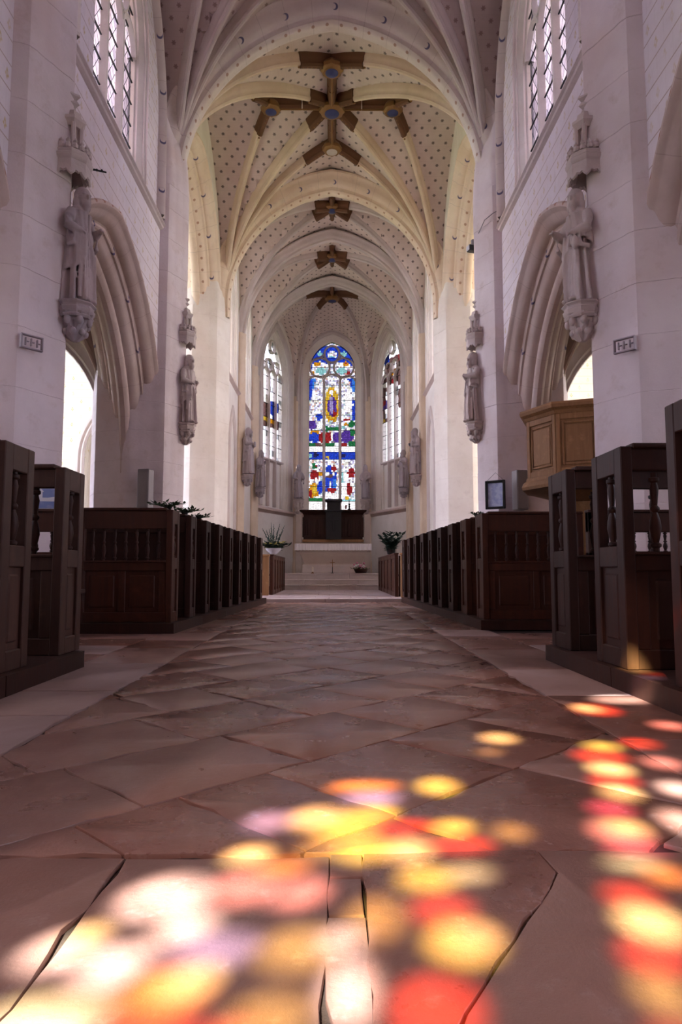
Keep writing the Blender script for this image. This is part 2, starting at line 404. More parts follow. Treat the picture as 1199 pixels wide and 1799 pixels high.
SPLAY = [(0, 0, 0), (.03, .0, .0), (.05, .035, .03), (.07, .03, .03), (.09, .06, .06), (.14, .11, .12), (.17, .11, .14), (.19, .14, .17), (.24, .16, .22), (.26, .20, .24)]

WIN = [0]
def window(fr, hole, depth, lights, panes, mat=None, colf=None, mull=.05, bars=True, cells=None, zlow=None, tracery='plain', mo=None):
    """a traceried window set in the plane `depth`: mullions, saddle bars and one pane per light and stage"""
    WIN[0] += 1; W = struct('window_%d' % WIN[0]); uc, a, sill, spr, rise = hole; z0 = sill if zlow is None else zlow
    lw = 2 * a / lights; top = lambda u: spr + pf(u - uc, a, rise)
    mo = mo or M_PALE
    heads = spr - lw * .1
    for k in range(1, lights):
        u = uc - a + lw * k; mb = MB(); zt = top(u) if tracery == 'tall' else heads
        pr = [(-mull, -.0), (-mull * .45, -.09), (mull * .45, -.09), (mull, 0), (mull * .45, .09), (-mull * .45, .09)]
        mb.grid([[fr(u + x, z, depth + y) for x, y in pr] for z in (sill, zt)], cv=True); mb.build('mullion', mo, W)
    if tracery != 'tall':
        mb = MB(); hr = lw * .5
        for k in range(lights):
            c = uc - a + lw * (k + .5)
            pts = [(c + h, z) for h, z in arch_pts(hr, hr * 1.15, heads - hr * .2, 0, 6)]
            bar_curve(mb, fr, pts, depth, mull * .8)
        z1 = heads + hr * .9; hi = spr + rise
        for k in range(lights - 1):
            c = uc - a + lw * (k + 1); r = hr * .8
            zc = z1 + r * .75
            drop = [(c + r * .95 * sin(t) * (1 - .25 * cos(t)), zc - r * 1.15 * cos(t)) for t in [2 * PI * i / 14 for i in range(15)]]
            bar_curve(mb, fr, drop, depth, mull * .7)
        if lights > 2: bar_curve(mb, fr, [(uc + hr * .7 * sin(t), hi - hr * 1.25 - hr * .95 * cos(t)) for t in [2 * PI * i / 12 for i in range(13)]], depth, mull * .7)
        mb.build('tracery', mo, W)
    zs = [z0 + (spr + rise - z0) * i / panes for i in range(panes + 1)]
    for k in range(lights):
        ua = uc - a + lw * k; ub = ua + lw
        for i in range(panes):
            zl, zh = zs[i], zs[i + 1]; mb = MB()
            if cells: glass_cells(mb, fr, ua, ub, zl, zh, depth + .01, top, colf, cells)
            else:
                n = 6
                for j in range(n):
                    p, q = ua + lw * j / n, ua + lw * (j + 1) / n; tp, tq = min(zh, top(p)), min(zh, top(q))
                    if tp <= zl + .002 and tq <= zl + .002: continue
                    c = [(p, zl), (q, zl), (q, max(tq, zl)), (p, max(tp, zl))]; mb.add([fr(x, z, depth + .01) for x, z in c], [(0, 1, 2, 3)], c)
                    if colf: mb.col += [(*colf((p + q) / 2, (zl + zh) / 2), 1)] * 4
            if mb.f: mb.build('pane', mat if mat else [M_GLASS, M_LEAD], W, 0)
            if bars and i and zl < top((ua + ub) / 2):
                mb = MB(); mb.tube([fr(ua, zl, depth - .01), fr(ub, zl, depth - .01)], .014, 5); mb.build('saddle_bar', M_IRON, W)
    return W
def bar_curve(mb, fr, pts, depth, r):
    P = []
    for i, (u, z) in enumerate(pts):
        a, b = pts[max(i - 1, 0)], pts[min(i + 1, len(pts) - 1)]; t = Vector((b[0] - a[0], b[1] - a[1]))
        t.normalize(); n = (-t.y, t.x)
        P.append([fr(u + n[0] * x, z + n[1] * x, depth + y) for x, y in ((-r, 0), (-r * .4, -.07), (r * .4, -.07), (r, 0), (r * .4, .07), (-r * .4, .07))])
    mb.grid(P, cv=True)
def jit(i, j, s): return ((math.sin(i * 127.1 + j * 311.7 + s * 74.7) * 43758.5453) % 1.0) - .5
def glass_cells(mb, fr, ua, ub, zl, zh, d, top, colf, size):
    nu = max(1, round((ub - ua) / size)); nz = max(1, round((zh - zl) / size))
    def vert(i, j):
        u = ua + (ub - ua) * i / nu; z = zl + (zh - zl) * j / nz
        if 0 < i < nu: u += jit(i + ua * 91, j + zl * 57, 1) * size * .55
        if 0 < j < nz: z += jit(i + ua * 91, j + zl * 57, 2) * size * .55
        return u, min(z, top(u))
    for i in range(nu):
        for j in range(nz):
            q = [vert(i, j), vert(i + 1, j), vert(i + 1, j + 1), vert(i, j + 1)]
            if max(p[1] for p in q) - min(p[1] for p in q) < .02: continue
            cu = sum(p[0] for p in q) / 4; cz = sum(p[1] for p in q) / 4; c = colf(cu, cz); k = 1 - (.11 if size < .1 else .05)
            inn = [(cu + (p[0] - cu) * k, cz + (p[1] - cz) * k) for p in q]
            mb.add([fr(*p, d) for p in inn], [(0, 1, 2, 3)], inn); mb.col += [(*c, 1)] * 4
            mb.add([fr(*p, d) for p in q + inn], [(0, 1, 5, 4), (1, 2, 6, 5), (2, 3, 7, 6), (3, 0, 4, 7)], q + inn, m=1); mb.col += [(0, 0, 0, 1)] * 8
def portal(loc, nrm, sx, sz):
    l = bpy.data.lights.new('daylight_portal', 'AREA'); l.shape = 'RECTANGLE'; l.size = sx; l.size_y = sz; l.energy = 1
    l.cycles.is_portal = True
    o = bpy.data.objects.new('daylight_portal', l); COL.objects.link(o); o.location = loc
    o.rotation_euler = Vector(nrm).to_track_quat('-Z', 'Z').to_euler()

# ================================================================= STRUCTURE
FLOOR = struct('floor')
mb = MB(); mb.add([(-9, -5, -.012), (9, -5, -.012), (9, 13.3, -.012), (-9, 13.3, -.012)], [(0, 1, 2, 3)]); mb.build('floor_bed', M_MORTAR, FLOOR, 0)
mb = MB(); mb.box(-9, 9, 13.25, 28, -.3, .045, .003); mb.build('choir_floor_bed', M_MORTAR, FLOOR, 0)
g = MB(); g.add([(-90, -90, -.5), (90, -90, -.5), (90, 90, -.5), (-90, 90, -.5)], [(0, 1, 2, 3)]); g.build('ground', M_GROUND, None, 0, kind='structure')

# --- side walls of the nave, the crossing and the chancel
def side_frame(s, X): return lambda u, z, d=0: (s * (X + d), u, z)
ARC_A, ARC_R, ARC_Z = 1.97, 2.47, 2.48
def pier_mod(t, z): return 1 + .035 * cos(8 * t) + .012 * cos(16 * t)
def pillar(x, y, r, zt, mat, sx=1.0):
    P = struct('pillar', (x, y, 0)); z = 0.0
    mb = MB(); mb.lathe([(r * 1.12, 0), (r * 1.12, .22), (r * 1.08, .27), (r * 1.08, .55), (r * 1.05, .63), (r * 1.02, .72)], 48, mod=lambda t, z: 1 + .01 * cos(8 * t), sx=sx); mb.build('pier_base', mat, P)
    z = .70
    while z < zt - .05:
        h = min(random.uniform(.48, .60), zt - z)
        if zt - z - h < .2: h = zt - z
        mb = MB(); e = .004; rr = r + random.uniform(-.002, .002)
        mb.lathe([(rr - .004, 0), (rr, .004), (rr, .02), (rr, h * .5), (rr, h - .02), (rr, h - .004), (rr - .004, h)], 64, (0, 0, z), mod=pier_mod, sx=sx)
        mb.build('stone_drum', mat, P, 0.5); z += h
    mb = MB(); mb.lathe([(r, 0), (r * .985, .25), (r * .95, .6), (r * .88, .95), (r * .76, 1.3), (r * .62, 1.65), (r * .5, 1.9)], 64, (0, 0, zt), mod=pier_mod, sx=sx); mb.build('pier_head', mat, P, .9)
    return P
for s, side in ((-1, 'left'), (1, 'right')):
    WL = struct('wall_' + side); fn = side_frame(s, XW); fa = side_frame(s, XA)
    for (ya, yb) in ((-4.1, D0), (D0, D1), (D1, D2)):
        yc = (ya + yb) / 2; h = (yb - ya) / 2; ao, ro = arch_off(ARC_A, ARC_R, .5)
        zb = lambda u: ARC_Z + pf(u - yc, ao, ro) if abs(u - yc) < ao - 1e-4 else ARC_Z
        ex = [yc + ao * (-1 + 2 * i / 28) for i in range(29)]
        hole = (yc + .03, 1.2, 6.55, 8.7, 1.5)
        mb = MB(); panel(mb, fn, ya, yb, zb, 11.3, hole, ex)
        mb.build('wall_face', M_WALL, WL, 0)
        mb = MB(); panel(mb, fa, ya, yb, zb, 11.3, (yc + .03, .94, 6.75, 8.7, 1.3) if hole else None, ex); mb.build('aisle_face', M_PALE, WL, 0)
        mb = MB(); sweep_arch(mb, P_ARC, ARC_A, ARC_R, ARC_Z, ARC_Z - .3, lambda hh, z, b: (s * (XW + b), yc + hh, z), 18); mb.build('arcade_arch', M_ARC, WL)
        if True:
            # string course under the clerestory: a moulded ledge
            mb = MB(); pr = [(0, .10), (-.05, .055), (-.085, .03), (-.09, 0), (-.06, -.02), (-.05, -.05), (-.02, -.07), (0, -.08)]
            mb.grid([[(s * (XW + x), y, 6.42 + z) for x, z in pr] for y in (ya + .5, yb - .5)]); mb.build('string_course', M_STAT2, WL)
            mb = MB(); reveal(mb, fn, hole, SPLAY + [(.95, .26, .2)]); mb.build('window_reveal', M_PALE, WL)
            window(side_frame(s, XW), (yc + .03, 1.0, 6.74, 8.7, 1.27), .22, 3, 9, M_QUARRY, mull=.065, tracery='arches')
            portal((s * (XW + .5), yc + .03, 8.4), (-s, 0, 0), 2.1, 3.6)
    # crossing: tall arch into the transept
    yc = (D2 + D3) / 2; ta, tr_, tz = 2.12, 2.5, 6.95; ao, ro = arch_off(ta, tr_, .5)
    zb = lambda u: tz + pf(u - yc, ao, ro) if abs(u - yc) < ao - 1e-4 else tz
    mb = MB(); panel(mb, side_frame(s, 2.86), D2, D3, zb, 11.3, None, [yc + ao * (-1 + 2 * i / 28) for i in range(29)]); mb.build('crossing_face', M_PALE, WL, 0)
    mb = MB(); sweep_arch(mb, P_ARC, ta, tr_, tz, 6.6, lambda hh, z, b: (s * (2.86 + b * 1.15), yc + hh, z), 18); mb.build('crossing_arch', M_TRW, WL)
    # transept box
    TX = 7.4
    mb = MB(); hole = ((D2 + D3) / 2, 2.35, 1.2, 7.4, 2.7); ft = side_frame(s, TX)
    panel(mb, ft, D2 - .3, D3 + .2, 0, 11.3, hole); reveal(mb, ft, hole, SPLAY); mb.build('transept_end_wall', M_AISLE, WL, 0)
    window(ft, (hole[0], 2.12, 1.45, 7.4, 2.45), .28, 4, 10, M_WARM if s > 0 else M_CLEAR, mull=.06, tracery='arches'); portal((s * (TX + .1), hole[0], 5.6), (-s, 0, 0), 4.5, 8.6)
    # transept east wall with its chapel arch; aisle end arch in the transept west wall
    fe = lambda u, z, d=0: (s * u, D3 - .05 + d, z)
    hole = (5.10, 1.15, -.02, 3.45, 1.50); mb = MB(); panel(mb, fe, 3.6, TX, 0, 11.3, hole); reveal(mb, fe, hole, [(0, 0, 0), (.04, .05, 0), (.1, .06, 0), (.14, .14, 0), (.2, .15, 0), (1.6, .15, 0)]); mb.build('transept_east_wall', M_AISLE, WL, 0)
    mb = MB(); sweep_arch(mb, [(.24, 0), (.21, -.05), (.15, -.06), (.10, -.02), (.06, -.04), (0, -.01)], 1.15, 1.50, 3.45, 0, lambda hh, z, b: fe(5.10 + hh, z, b), 12); mb.build('chapel_arch', M_RIBP, WL)
    mb = MB(); mb.grid([[(s * u, D3 + 1.5, z) for z in (0, 5)] for u in (3.8, 6.5)], [[(u, z) for z in (0, 5)] for u in (3.8, 6.5)]); mb.build('chapel_back_wall', M_PALE, WL, 0)
    fw = lambda u, z, d=0: (s * u, D2 + .1 - d, z)
    hole = (5.02, 1.17, 0, 2.95, 1.85); mb = MB(); panel(mb, fw, 3.6, TX, 0, 11.3, hole); mb.build('transept_west_wall', M_AISLE, WL, 0)
    for yy in (D2, D1, D0):
        pr = mirror_prof([(.42, 0), (.40, -.02), (.34, 0), (.28, .05), (.20, .10), (.12, .13), (.08, .19), (.02, .2), (0, .25), (0, .3)])
        mb = MB(); sweep_arch(mb, pr, 1.05, 1.75, 2.95, 0, lambda hh, z, b: (s * (5.02 + hh), yy - .3 + b, z), 12); mb.build('aisle_arch', M_RIBP, WL)
    mb = MB(); mb.grid([[(s * x, y, 10.9) for y in (D2, D3)] for x in (3.0, TX)]); mb.build('transept_vault', M_PALE, WL, 0)
    # outer aisle wall with its windows
    fo = side_frame(s, XO)
    for ya, yb in ((-4.1, D0), (D0, D1), (D1, D2)):
        yc = (ya + yb) / 2; hole = (yc, 1.25, 1.7, 3.7, 1.5) if ya < D1 else None; mb = MB(); panel(mb, fo, ya, yb, 0, 6.2, hole); reveal(mb, fo, hole, SPLAY) if hole else None; mb.build('aisle_outer_wall', M_AISLE, WL, 0)
        if hole:
            window(fo, (yc, 1.05, 1.95, 3.7, 1.32), .28, 2, 6, M_CLEAR, tracery='arches'); portal((s * (XO + .1), yc, 3.4), (-s, 0, 0), 2.2, 3)
    mb = MB(); mb.grid([[(s * x, -4.1, z) for z in (0, 6.2)] for x in (2.9, XO)]); mb.build('aisle_end_wall', M_AISLE, WL, 0)
    # aisle vaults
    for ya, yb in ((-4.1, D0), (D0, D1), (D1, D2)):
        yc = (ya + yb) / 2; hb = (yb - ya) / 2; n = 14; mb = MB(); P = []; UV = []
        for i in range(2 * n + 1):
            row = []; ur = []
            for j in range(2 * n + 1):
                x = -1.27 + 2.54 * i / (2 * n); y = -hb + 2 * hb * j / (2 * n)
                z = 2.95 + max(pf(x, 1.27, 2.25), pf(y, hb, 2.5)); row.append((s * (5.03 + x), yc + y, z)); ur.append((x, z + y))
            P.append(row); UV.append(ur)
        mb.grid(P, UV); mb.build('aisle_vault', M_AV, WL, 0.5)
        mb = MB()
        for dx in (-1, 1):
            for dy in (-1, 1):
                pts = []
                for t in [(i / 14) ** 1.5 for i in range(15)]:
                    x = 1.25 * (1 - t); y = hb * .99 * (1 - t); pts.append((s * (5.03 + dx * x), yc + dy * y, 2.95 + max(pf(x, 1.27, 2.25), pf(y, hb, 2.5)) - .03))
                sweep_path(mb, pts, P_RIB, (-s * dx * 1.25, -dy * hb, 0), .9)
        mb.build('aisle_rib', M_AV, WL)
    # unseen blocks added to keep sun off the left windows; aisle roofs
    for yy in (-4.15, D0, D1, D2):
        mb = MB(); mb.box(s * XO + s * .35, s * (XO + 3.2), yy - .4, yy + .4, -.4, 13, .02); mb.box(s * (XA + .02), s * (XO + .3), yy - .3, yy + .3, 6.3, 13, .02); mb.build('sun_blocker', M_PIER, WL, 0)
    mb = MB(); mb.grid([[(s * x, y, z) for y in (-4.3, D2)] for x, z in ((XA, 6.25), (XO + .3, 6.2))]); mb.build('aisle_roof', M_LEAD, WL, 0)
    # chancel walls
    fc = side_frame(s, 2.78)
    for ya, yb, zlow in ((D3, D4, 0), (D4, D5 + .5, 0)):
        yc = (ya + yb) / 2 + .15; hole = (yc, .72, 5.95, 8.3, 1.35); mb = MB(); panel(mb, fc, ya, yb, 0 if ya > D3 else (lambda u: 0), 11.3, hole)
        reveal(mb, fc, hole, SPLAY); mb.build('chancel_wall', M_PALE, WL, 0)
        window(fc, (yc, .52, 6.2, 8.3, 1.15), .28, 2, 6, M_CLEAR, mull=.04, tracery='arches'); portal((s * 3.1, yc, 7.6), (-s, 0, 0), 1.1, 3)
        mb = MB(); pr = [(0, .08), (-.05, .05), (-.08, .02), (-.08, -.01), (-.04, -.04), (0, -.08)]
        mb.grid([[(s * (2.78 + x), y, 5.82 + z) for x, z in pr] for y in (ya + .1, yb - .1)]); mb.build('string_course', M_ARC, WL)
        # blind pointed arch standing proud of the wall
        if ya == D3:
            pr = [(.16, 0), (.14, -.04), (.09, -.06), (.04, -.03), (0, -.05), (-.05, -.02), (-.06, .01)]
            mb = MB(); sweep_arch(mb, pr, .52, 1.25, 3.75, 0, lambda hh, z, b: (s * (2.78 + b), 18.75 + hh, z), 10); mb.build('blind_arch', M_RIBP, WL)
# piers
for s in (-1, 1):
    for yy, zt in ((D0, 7.2), (D1, 7.2), (D2, 7.2)): pillar(s * 3.33, yy, .64, zt, M_PIER, 1.19)
    pillar(s * 3.46, D3 + .08, .74, 7.2, M_PALE, 1.05)
    # slender wall shafts of the chancel
    for yy in (D4, D5):
        P = struct('pillar', (s * 2.80, yy, 0)); mb = MB()
        mb.lathe([(.26, .0), (.26, .9), (.23, .98), (.20, 1.05), (.20, 7.7)], 24, mod=lambda t, z: 1 + .08 * cos(5 * t)); mb.build('wall_shaft', M_RIB, P)
# west wall behind the viewer with its coloured window
WY = -4.12
def west_frame(u, z, d=0): return (u, WY - d, z)
WW = struct('wall_back'); hole = (-1.55, 1.06, 3.95, 5.9, 1.1); mb = MB(); panel(mb, west_frame, -6.4, 6.4, 0, 11.4, hole); reveal(mb, west_frame, hole, [(0, 0, 0), (.06, 0, 0)]); mb.build('west_wall', M_WALL, WW, 0)

# --- ceiling: webs, transverse arches, ribs and bosses
CEIL = struct('ceiling')
BAYS = [(-4.1, D0), (D0, D1), (D1, D2), (D2, D3), (D3, D4), (D4, D5)]
WA, WR = 2.92, ZC - ZS
def zweb(x, y, ya, yb): return ZS + max(pf(x, WA, WR), pf(y - (ya + yb) / 2, (yb - ya) / 2 + .01, WR + .08))
def spacing(n): return [.5 - .5 * cos(PI * i / n) for i in range(n + 1)]
for ya, yb in BAYS:
    n = 36 if ya > 5 else 16; mb = MB(); xs = [-WA + 2 * WA * t for t in spacing(n)]; ys = [ya + (yb - ya) * t for t in spacing(n)]
    lx = [0]; ly = [0]; hb = (yb - ya) / 2; yc = (ya + yb) / 2
    for p, q in zip(xs, xs[1:]): lx.append(lx[-1] + math.hypot(q - p, pf(q, WA, WR) - pf(p, WA, WR)))
    for p, q in zip(ys, ys[1:]): ly.append(ly[-1] + math.hypot(q - p, pf(q - yc, hb + .01, WR) - pf(p - yc, hb + .01, WR)))
    for i in range(n):
        for j in range(n):
            xm, ym = (xs[i] + xs[i + 1]) / 2, (ys[j] + ys[j + 1]) / 2; A = pf(xm, WA, WR) > pf(ym - yc, hb, WR)
            c = [(i, j), (i + 1, j), (i + 1, j + 1), (i, j + 1)]
            mb.add([(xs[a], ys[b], zweb(xs[a], ys[b], ya, yb)) for a, b in c], [(0, 1, 2, 3)], [(ys[b], lx[a]) if A else (xs[a], ly[b]) for a, b in c])
    mb.build('vault_web', M_WEB if ya > D1 + 1 else M_WEBN, CEIL, 0)
for s in (-1, 1):
    for ya, yb in BAYS[1:3]:
        mb = MB(); sweep_arch(mb, [(.17, -.02), (.15, -.07), (.10, -.10), (.06, -.06), (.02, -.09), (-.03, -.12), (-.07, -.07), (-.08, .0)], 1.93, 2.75, 8.0, 6.5, lambda hh, z, b: (s * (XW + b), (ya + yb) / 2 + hh, z), 16); mb.build('wall_rib', M_TRV, CEIL)
TA, TR, TZ = 2.64, 3.02, 7.45
for yy, m in ((D0, M_TRV), (D1, M_TRV), (D2, M_TRV), (D3, M_TRW)):
    mb = MB(); sweep_arch(mb, P_TRV, TA, TR, TZ, TZ - .35, lambda hh, z, b: (hh, yy - .35 + b, z), 24); mb.build('transverse_arch', m, CEIL)
for yy in (D4, D5):
    pr = [(r * .62, b * .5) for r, b in P_TRV]; mb = MB(); sweep_arch(mb, pr, TA - .02, TR + .15, TZ, TZ - .3, lambda hh, z, b: (hh, yy - .18 + b, z), 24); mb.build('transverse_arch', M_RIBP, CEIL)

def rib_path(P0, P1, ya, yb, e=1.7, n=26, drop=.02):
    out = []
    for i in range(n + 1):
        t = (i / n) ** e; x = P0[0] + (P1[0] - P0[0]) * t; y = P0[1] + (P1[1] - P0[1]) * t
        out.append(Vector((x, y, zweb(x, y, ya, yb) - drop)))
    return out
def rib(P0, P1, ya, yb, painted, mat, sc=1.0, e=1.7):
    p = rib_path(P0, P1, ya, yb, e); h = (P1[0] - P0[0], P1[1] - P0[1], 0)
    # split the run where the painted end begins
    tot = 0; k = len(p) - 1
    while k > 1 and tot < painted: tot += (p[k] - p[k - 1]).length; k -= 1
    mb = MB()
    if e > 1.2:
        sweep_path(mb, p[:k + 1], P_RIB, h, sc); mb.build('rib', mat, CEIL)
    if painted:
        mb = MB(); sweep_path(mb, p[k:], P_RIB, h, sc * (1.22 if yb == D3 else 1.7)); o = mb.build('painted_rib_end', M_BROWN, CEIL)
        if yb == D3:
            mb = MB()
            for q0, q1 in zip(p[k:], p[k + 1:]):
                for f in (.2, .7):
                    q = q0.lerp(q1, f) - Vector((0, 0, .21 * sc)); mb.ell(q, (.024, .024, .02), 6, 4)
            mb.build('gilt_bead', M_GOLD, o)
def boss(x, y, z, r, shield=True, pend=False):
    mb = MB(); mb.lathe([(r * .55, .16), (r * .9, .08), (r * 1.05, .02), (r, -.05), (r * .8, -.09), (r * .62, -.095)], 20, (x, y, z), mod=lambda t, zz: 1 + .07 * cos(8 * t)); o = mb.build('boss', M_GOLD, CEIL)
    mb = MB(); mb.lathe([(r * .62, -.06), (r * .60, -.10), (r * .3, -.13), (.01, -.14)], 16, (x, y, z)); mb.build('shield', M_BLUE if shield else M_STAT2, o)
for ya, yb in BAYS[2:]:
    yc = (ya + yb) / 2; hb = (yb - ya) / 2; big = (yb - ya) > 4; m = M_RIB if yb == D3 else M_RIBP; sc = 1.15 if big else .9
    pl = .75 if big else .55; C = (0.0, yc); cx, cy = 2.78, hb * .985
    for sx in (-1, 1):
        for sy in (-1, 1):
            K = (sx * cx, yc + sy * cy); rib(K, C, ya, yb, pl, m, sc)
            if big:
                rib(K, (sx * 1.36, yc), ya, yb, pl * .9, m, sc * .95); rib(K, (0, yc + sy * 1.32), ya, yb, pl * .9, m, sc * .95)
    if big:
        for sx in (-1, 1):
            rib((sx * 1.36, yc), (sx * .68, yc), ya, yb, .68, m, sc * 1.0, 1.0); rib((sx * .68, yc), C, ya, yb, .68, m, sc * 1.0, 1.0)
            rib((0, yc + sx * 1.32), (0, yc + sx * .66), ya, yb, .66, m, sc * 1.0, 1.0); rib((0, yc + sx * .66), C, ya, yb, .66, m, sc * 1.0, 1.0)
            boss(sx * 1.36, yc, zweb(1.36, yc, ya, yb) - .24, .21); boss(0, yc + sx * 1.32, zweb(0, yc + 1.32, ya, yb) - .24, .22, sx < 0)
        boss(0, yc, zweb(0, yc, ya, yb) - .27, .27)
    else:
        for sx in (-1, 1): rib((sx * .9, yc), C, ya, yb, .8, m, sc * .8, 1.0); rib((0, yc + sx * hb * .6), C, ya, yb, .6, m, sc * .8, 1.0)
        boss(0, yc, zweb(0, yc, ya, yb) - .24, .24)

# --- apse: three facets with tall windows
AP = [(-2.74, 23.75), (-1.47, 26.75), (1.47, 26.75), (2.74, 23.75)]; BOSS = Vector((0, 24.9, ZC))
APSE = struct('wall_far')
def apse_frame(k, lift=0):
    A, B = Vector((*AP[k], 0)), Vector((*AP[k + 1], 0)); t = (B - A).normalized(); n = Vector((-t.y, t.x, 0))
    return (lambda u, z, d=0: tuple(A + t * u + n * d + Vector((0, 0, z)))), (B - A).length
K = 1 / (SKY * 1.5)
def dc(r, g, b): return (r * K, g * K, b * K)
BLU, SKYB, RED_, ORA, YEL, GRN, PUR, MIN, LIL, CRE, BRN = dc(.02, .07, .62), dc(.05, .28, .85), dc(.42, .02, .02), dc(.85, .35, .01), dc(.95, .62, .04), dc(.02, .22, .06), dc(.12, .05, .35), dc(.35, .80, .68), dc(.45, .38, .62), dc(1.7, 1.66, 1.38), dc(.20, .10, .08)
CLR = dc(1.7, 1.75, 1.72)
EAST = [('r', 137, 100, 583, 250, BLU), ('e', 357, 190, 48, 52, CLR), ('e', 355, 215, 30, 22, MIN), ('e', 240, 175, 30, 25, MIN), ('e', 470, 175, 30, 25, MIN), ('r', 137, 215, 583, 270, BLU), ('e', 235, 325, 92, 75, CLR), ('e', 470, 325, 92, 75, CLR),
        ('e', 215, 278, 28, 25, ORA), ('e', 490, 275, 28, 25, ORA), ('e', 490, 272, 12, 10, RED_), ('e', 245, 345, 50, 32, MIN), ('e', 450, 345, 50, 32, MIN), ('e', 165, 365, 16, 20, ORA), ('e', 525, 365, 16, 20, RED_), ('r', 540, 230, 583, 300, BLU), ('e', 150, 300, 20, 30, BLU),
        ('r', 135, 420, 195, 620, SKYB), ('r', 135, 440, 160, 640, BLU), ('e', 222, 470, 34, 60, CLR), ('e', 205, 620, 50, 130, CLR), ('r', 500, 415, 585, 500, BLU), ('r', 548, 415, 585, 560, SKYB), ('e', 500, 520, 45, 90, CLR), ('e', 520, 650, 40, 110, CRE), ('r', 562, 640, 585, 840, BLU),
        ('e', 355, 690, 72, 185, YEL), ('e', 355, 690, 66, 170, ORA), ('e', 355, 680, 60, 150, YEL), ('e', 358, 700, 42, 105, PUR), ('e', 350, 690, 26, 80, LIL), ('e', 355, 560, 20, 24, CRE), ('e', 380, 770, 15, 30, RED_), ('e', 350, 875, 60, 30, CLR), ('e', 300, 480, 30, 30, CLR), ('e', 420, 470, 30, 30, CLR),
        ('e', 235, 805, 30, 35, BLU), ('e', 165, 885, 42, 48, PUR), ('e', 240, 900, 25, 25, CRE), ('e', 190, 955, 48, 20, ORA), ('e', 185, 1010, 55, 48, BLU), ('e', 262, 1010, 30, 48, RED_), ('r', 290, 900, 430, 948, GRN), ('e', 315, 1008, 48, 50, RED_), ('e', 352, 1000, 10, 50, CRE), ('e', 405, 1005, 40, 55, PUR),
        ('e', 505, 1000, 62, 62, PUR), ('e', 500, 832, 32, 14, RED_), ('e', 550, 875, 34, 34, GRN), ('e', 490, 880, 22, 18, ORA), ('e', 560, 960, 25, 35, GRN), ('e', 475, 905, 20, 16, MIN), ('r', 135, 1062, 205, 1095, GRN), ('r', 205, 1070, 290, 1095, BRN), ('r', 290, 1062, 380, 1095, GRN), ('r', 440, 1060, 510, 1095, RED_), ('r', 520, 1050, 585, 1095, GRN),
        ('r', 130, 1097, 590, 1152, CRE), ('r', 130, 1153, 590, 1226, BLU), ('e', 200, 1180, 22, 24, dc(.02, .02, .10)), ('e', 465, 1185, 20, 20, dc(.02, .02, .10)), ('e', 320, 1205, 18, 18, YEL), ('e', 150, 1190, 14, 24, MIN),
        ('e', 185, 1290, 28, 24, GRN), ('e', 205, 1295, 10, 10, RED_), ('e', 190, 1378, 48, 48, RED_), ('e', 250, 1370, 26, 24, ORA), ('e', 215, 1430, 55, 20, CLR), ('e', 185, 1535, 48, 78, ORA), ('e', 190, 1525, 25, 50, YEL), ('e', 245, 1500, 26, 62, BLU), ('e', 150, 1560, 14, 40, RED_), ('r', 135, 1600, 275, 1635, GRN), ('e', 205, 1595, 32, 14, CLR),
        ('e', 330, 1318, 38, 36, BLU), ('e', 378, 1312, 20, 32, RED_), ('r', 292, 1350, 400, 1545, BLU), ('e', 335, 1385, 40, 16, BRN), ('e', 318, 1368, 14, 14, CRE), ('e', 372, 1368, 14, 14, CRE), ('e', 385, 1470, 14, 60, SKYB), ('e', 345, 1470, 10, 30, CLR), ('e', 360, 1525, 45, 26, RED_), ('r', 290, 1550, 430, 1612, CRE),
        ('e', 545, 1362, 34, 50, RED_), ('e', 462, 1400, 16, 55, MIN), ('e', 490, 1390, 24, 50, CRE), ('e', 525, 1515, 26, 62, RED_), ('e', 545, 1450, 14, 40, CLR), ('e', 480, 1530, 25, 70, CRE), ('e', 500, 1600, 20, 16, YEL), ('r', 440, 1612, 585, 1638, MIN), ('r', 130, 1638, 590, 1730, CRE), ('e', 488, 1690, 9, 18, BRN)]
SL = [('r', -1, 550, 300, 800, BLU), ('r', 395, 600, 460, 690, BLU), ('r', 300, 560, 395, 800, BRN), ('e', 345, 640, 26, 90, CRE), ('e', 345, 690, 20, 60, BRN), ('e', 290, 660, 20, 60, BRN), ('e', 285, 600, 16, 40, BLU), ('r', 265, 740, 460, 800, BRN), ('e', 345, 760, 18, 24, YEL), ('e', 415, 700, 20, 25, BLU), ('e', 410, 750, 22, 24, ORA), ('e', 290, 720, 12, 20, CLR)]
SR = [('r', 130, 310, 300, 520, BRN), ('r', 130, 520, 200, 770, BRN), ('r', 262, 500, 300, 720, BRN), ('e', 185, 320, 20, 26, BLU), ('e', 165, 350, 14, 14, YEL), ('e', 170, 430, 16, 26, CLR), ('e', 238, 380, 16, 28, CLR), ('e', 236, 430, 20, 30, ORA), ('e', 238, 490, 20, 30, RED_), ('e', 236, 462, 12, 16, CLR), ('e', 170, 500, 16, 36, CRE), ('e', 172, 580, 16, 26, CLR), ('e', 172, 660, 18, 40, PUR), ('e', 160, 620, 10, 20, RED_), ('e', 175, 720, 14, 26, CLR), ('e', 285, 570, 12, 30, CLR), ('e', 288, 640, 12, 24, YEL), ('e', 280, 340, 16, 30, RED_), ('e', 160, 770, 12, 20, YEL)]
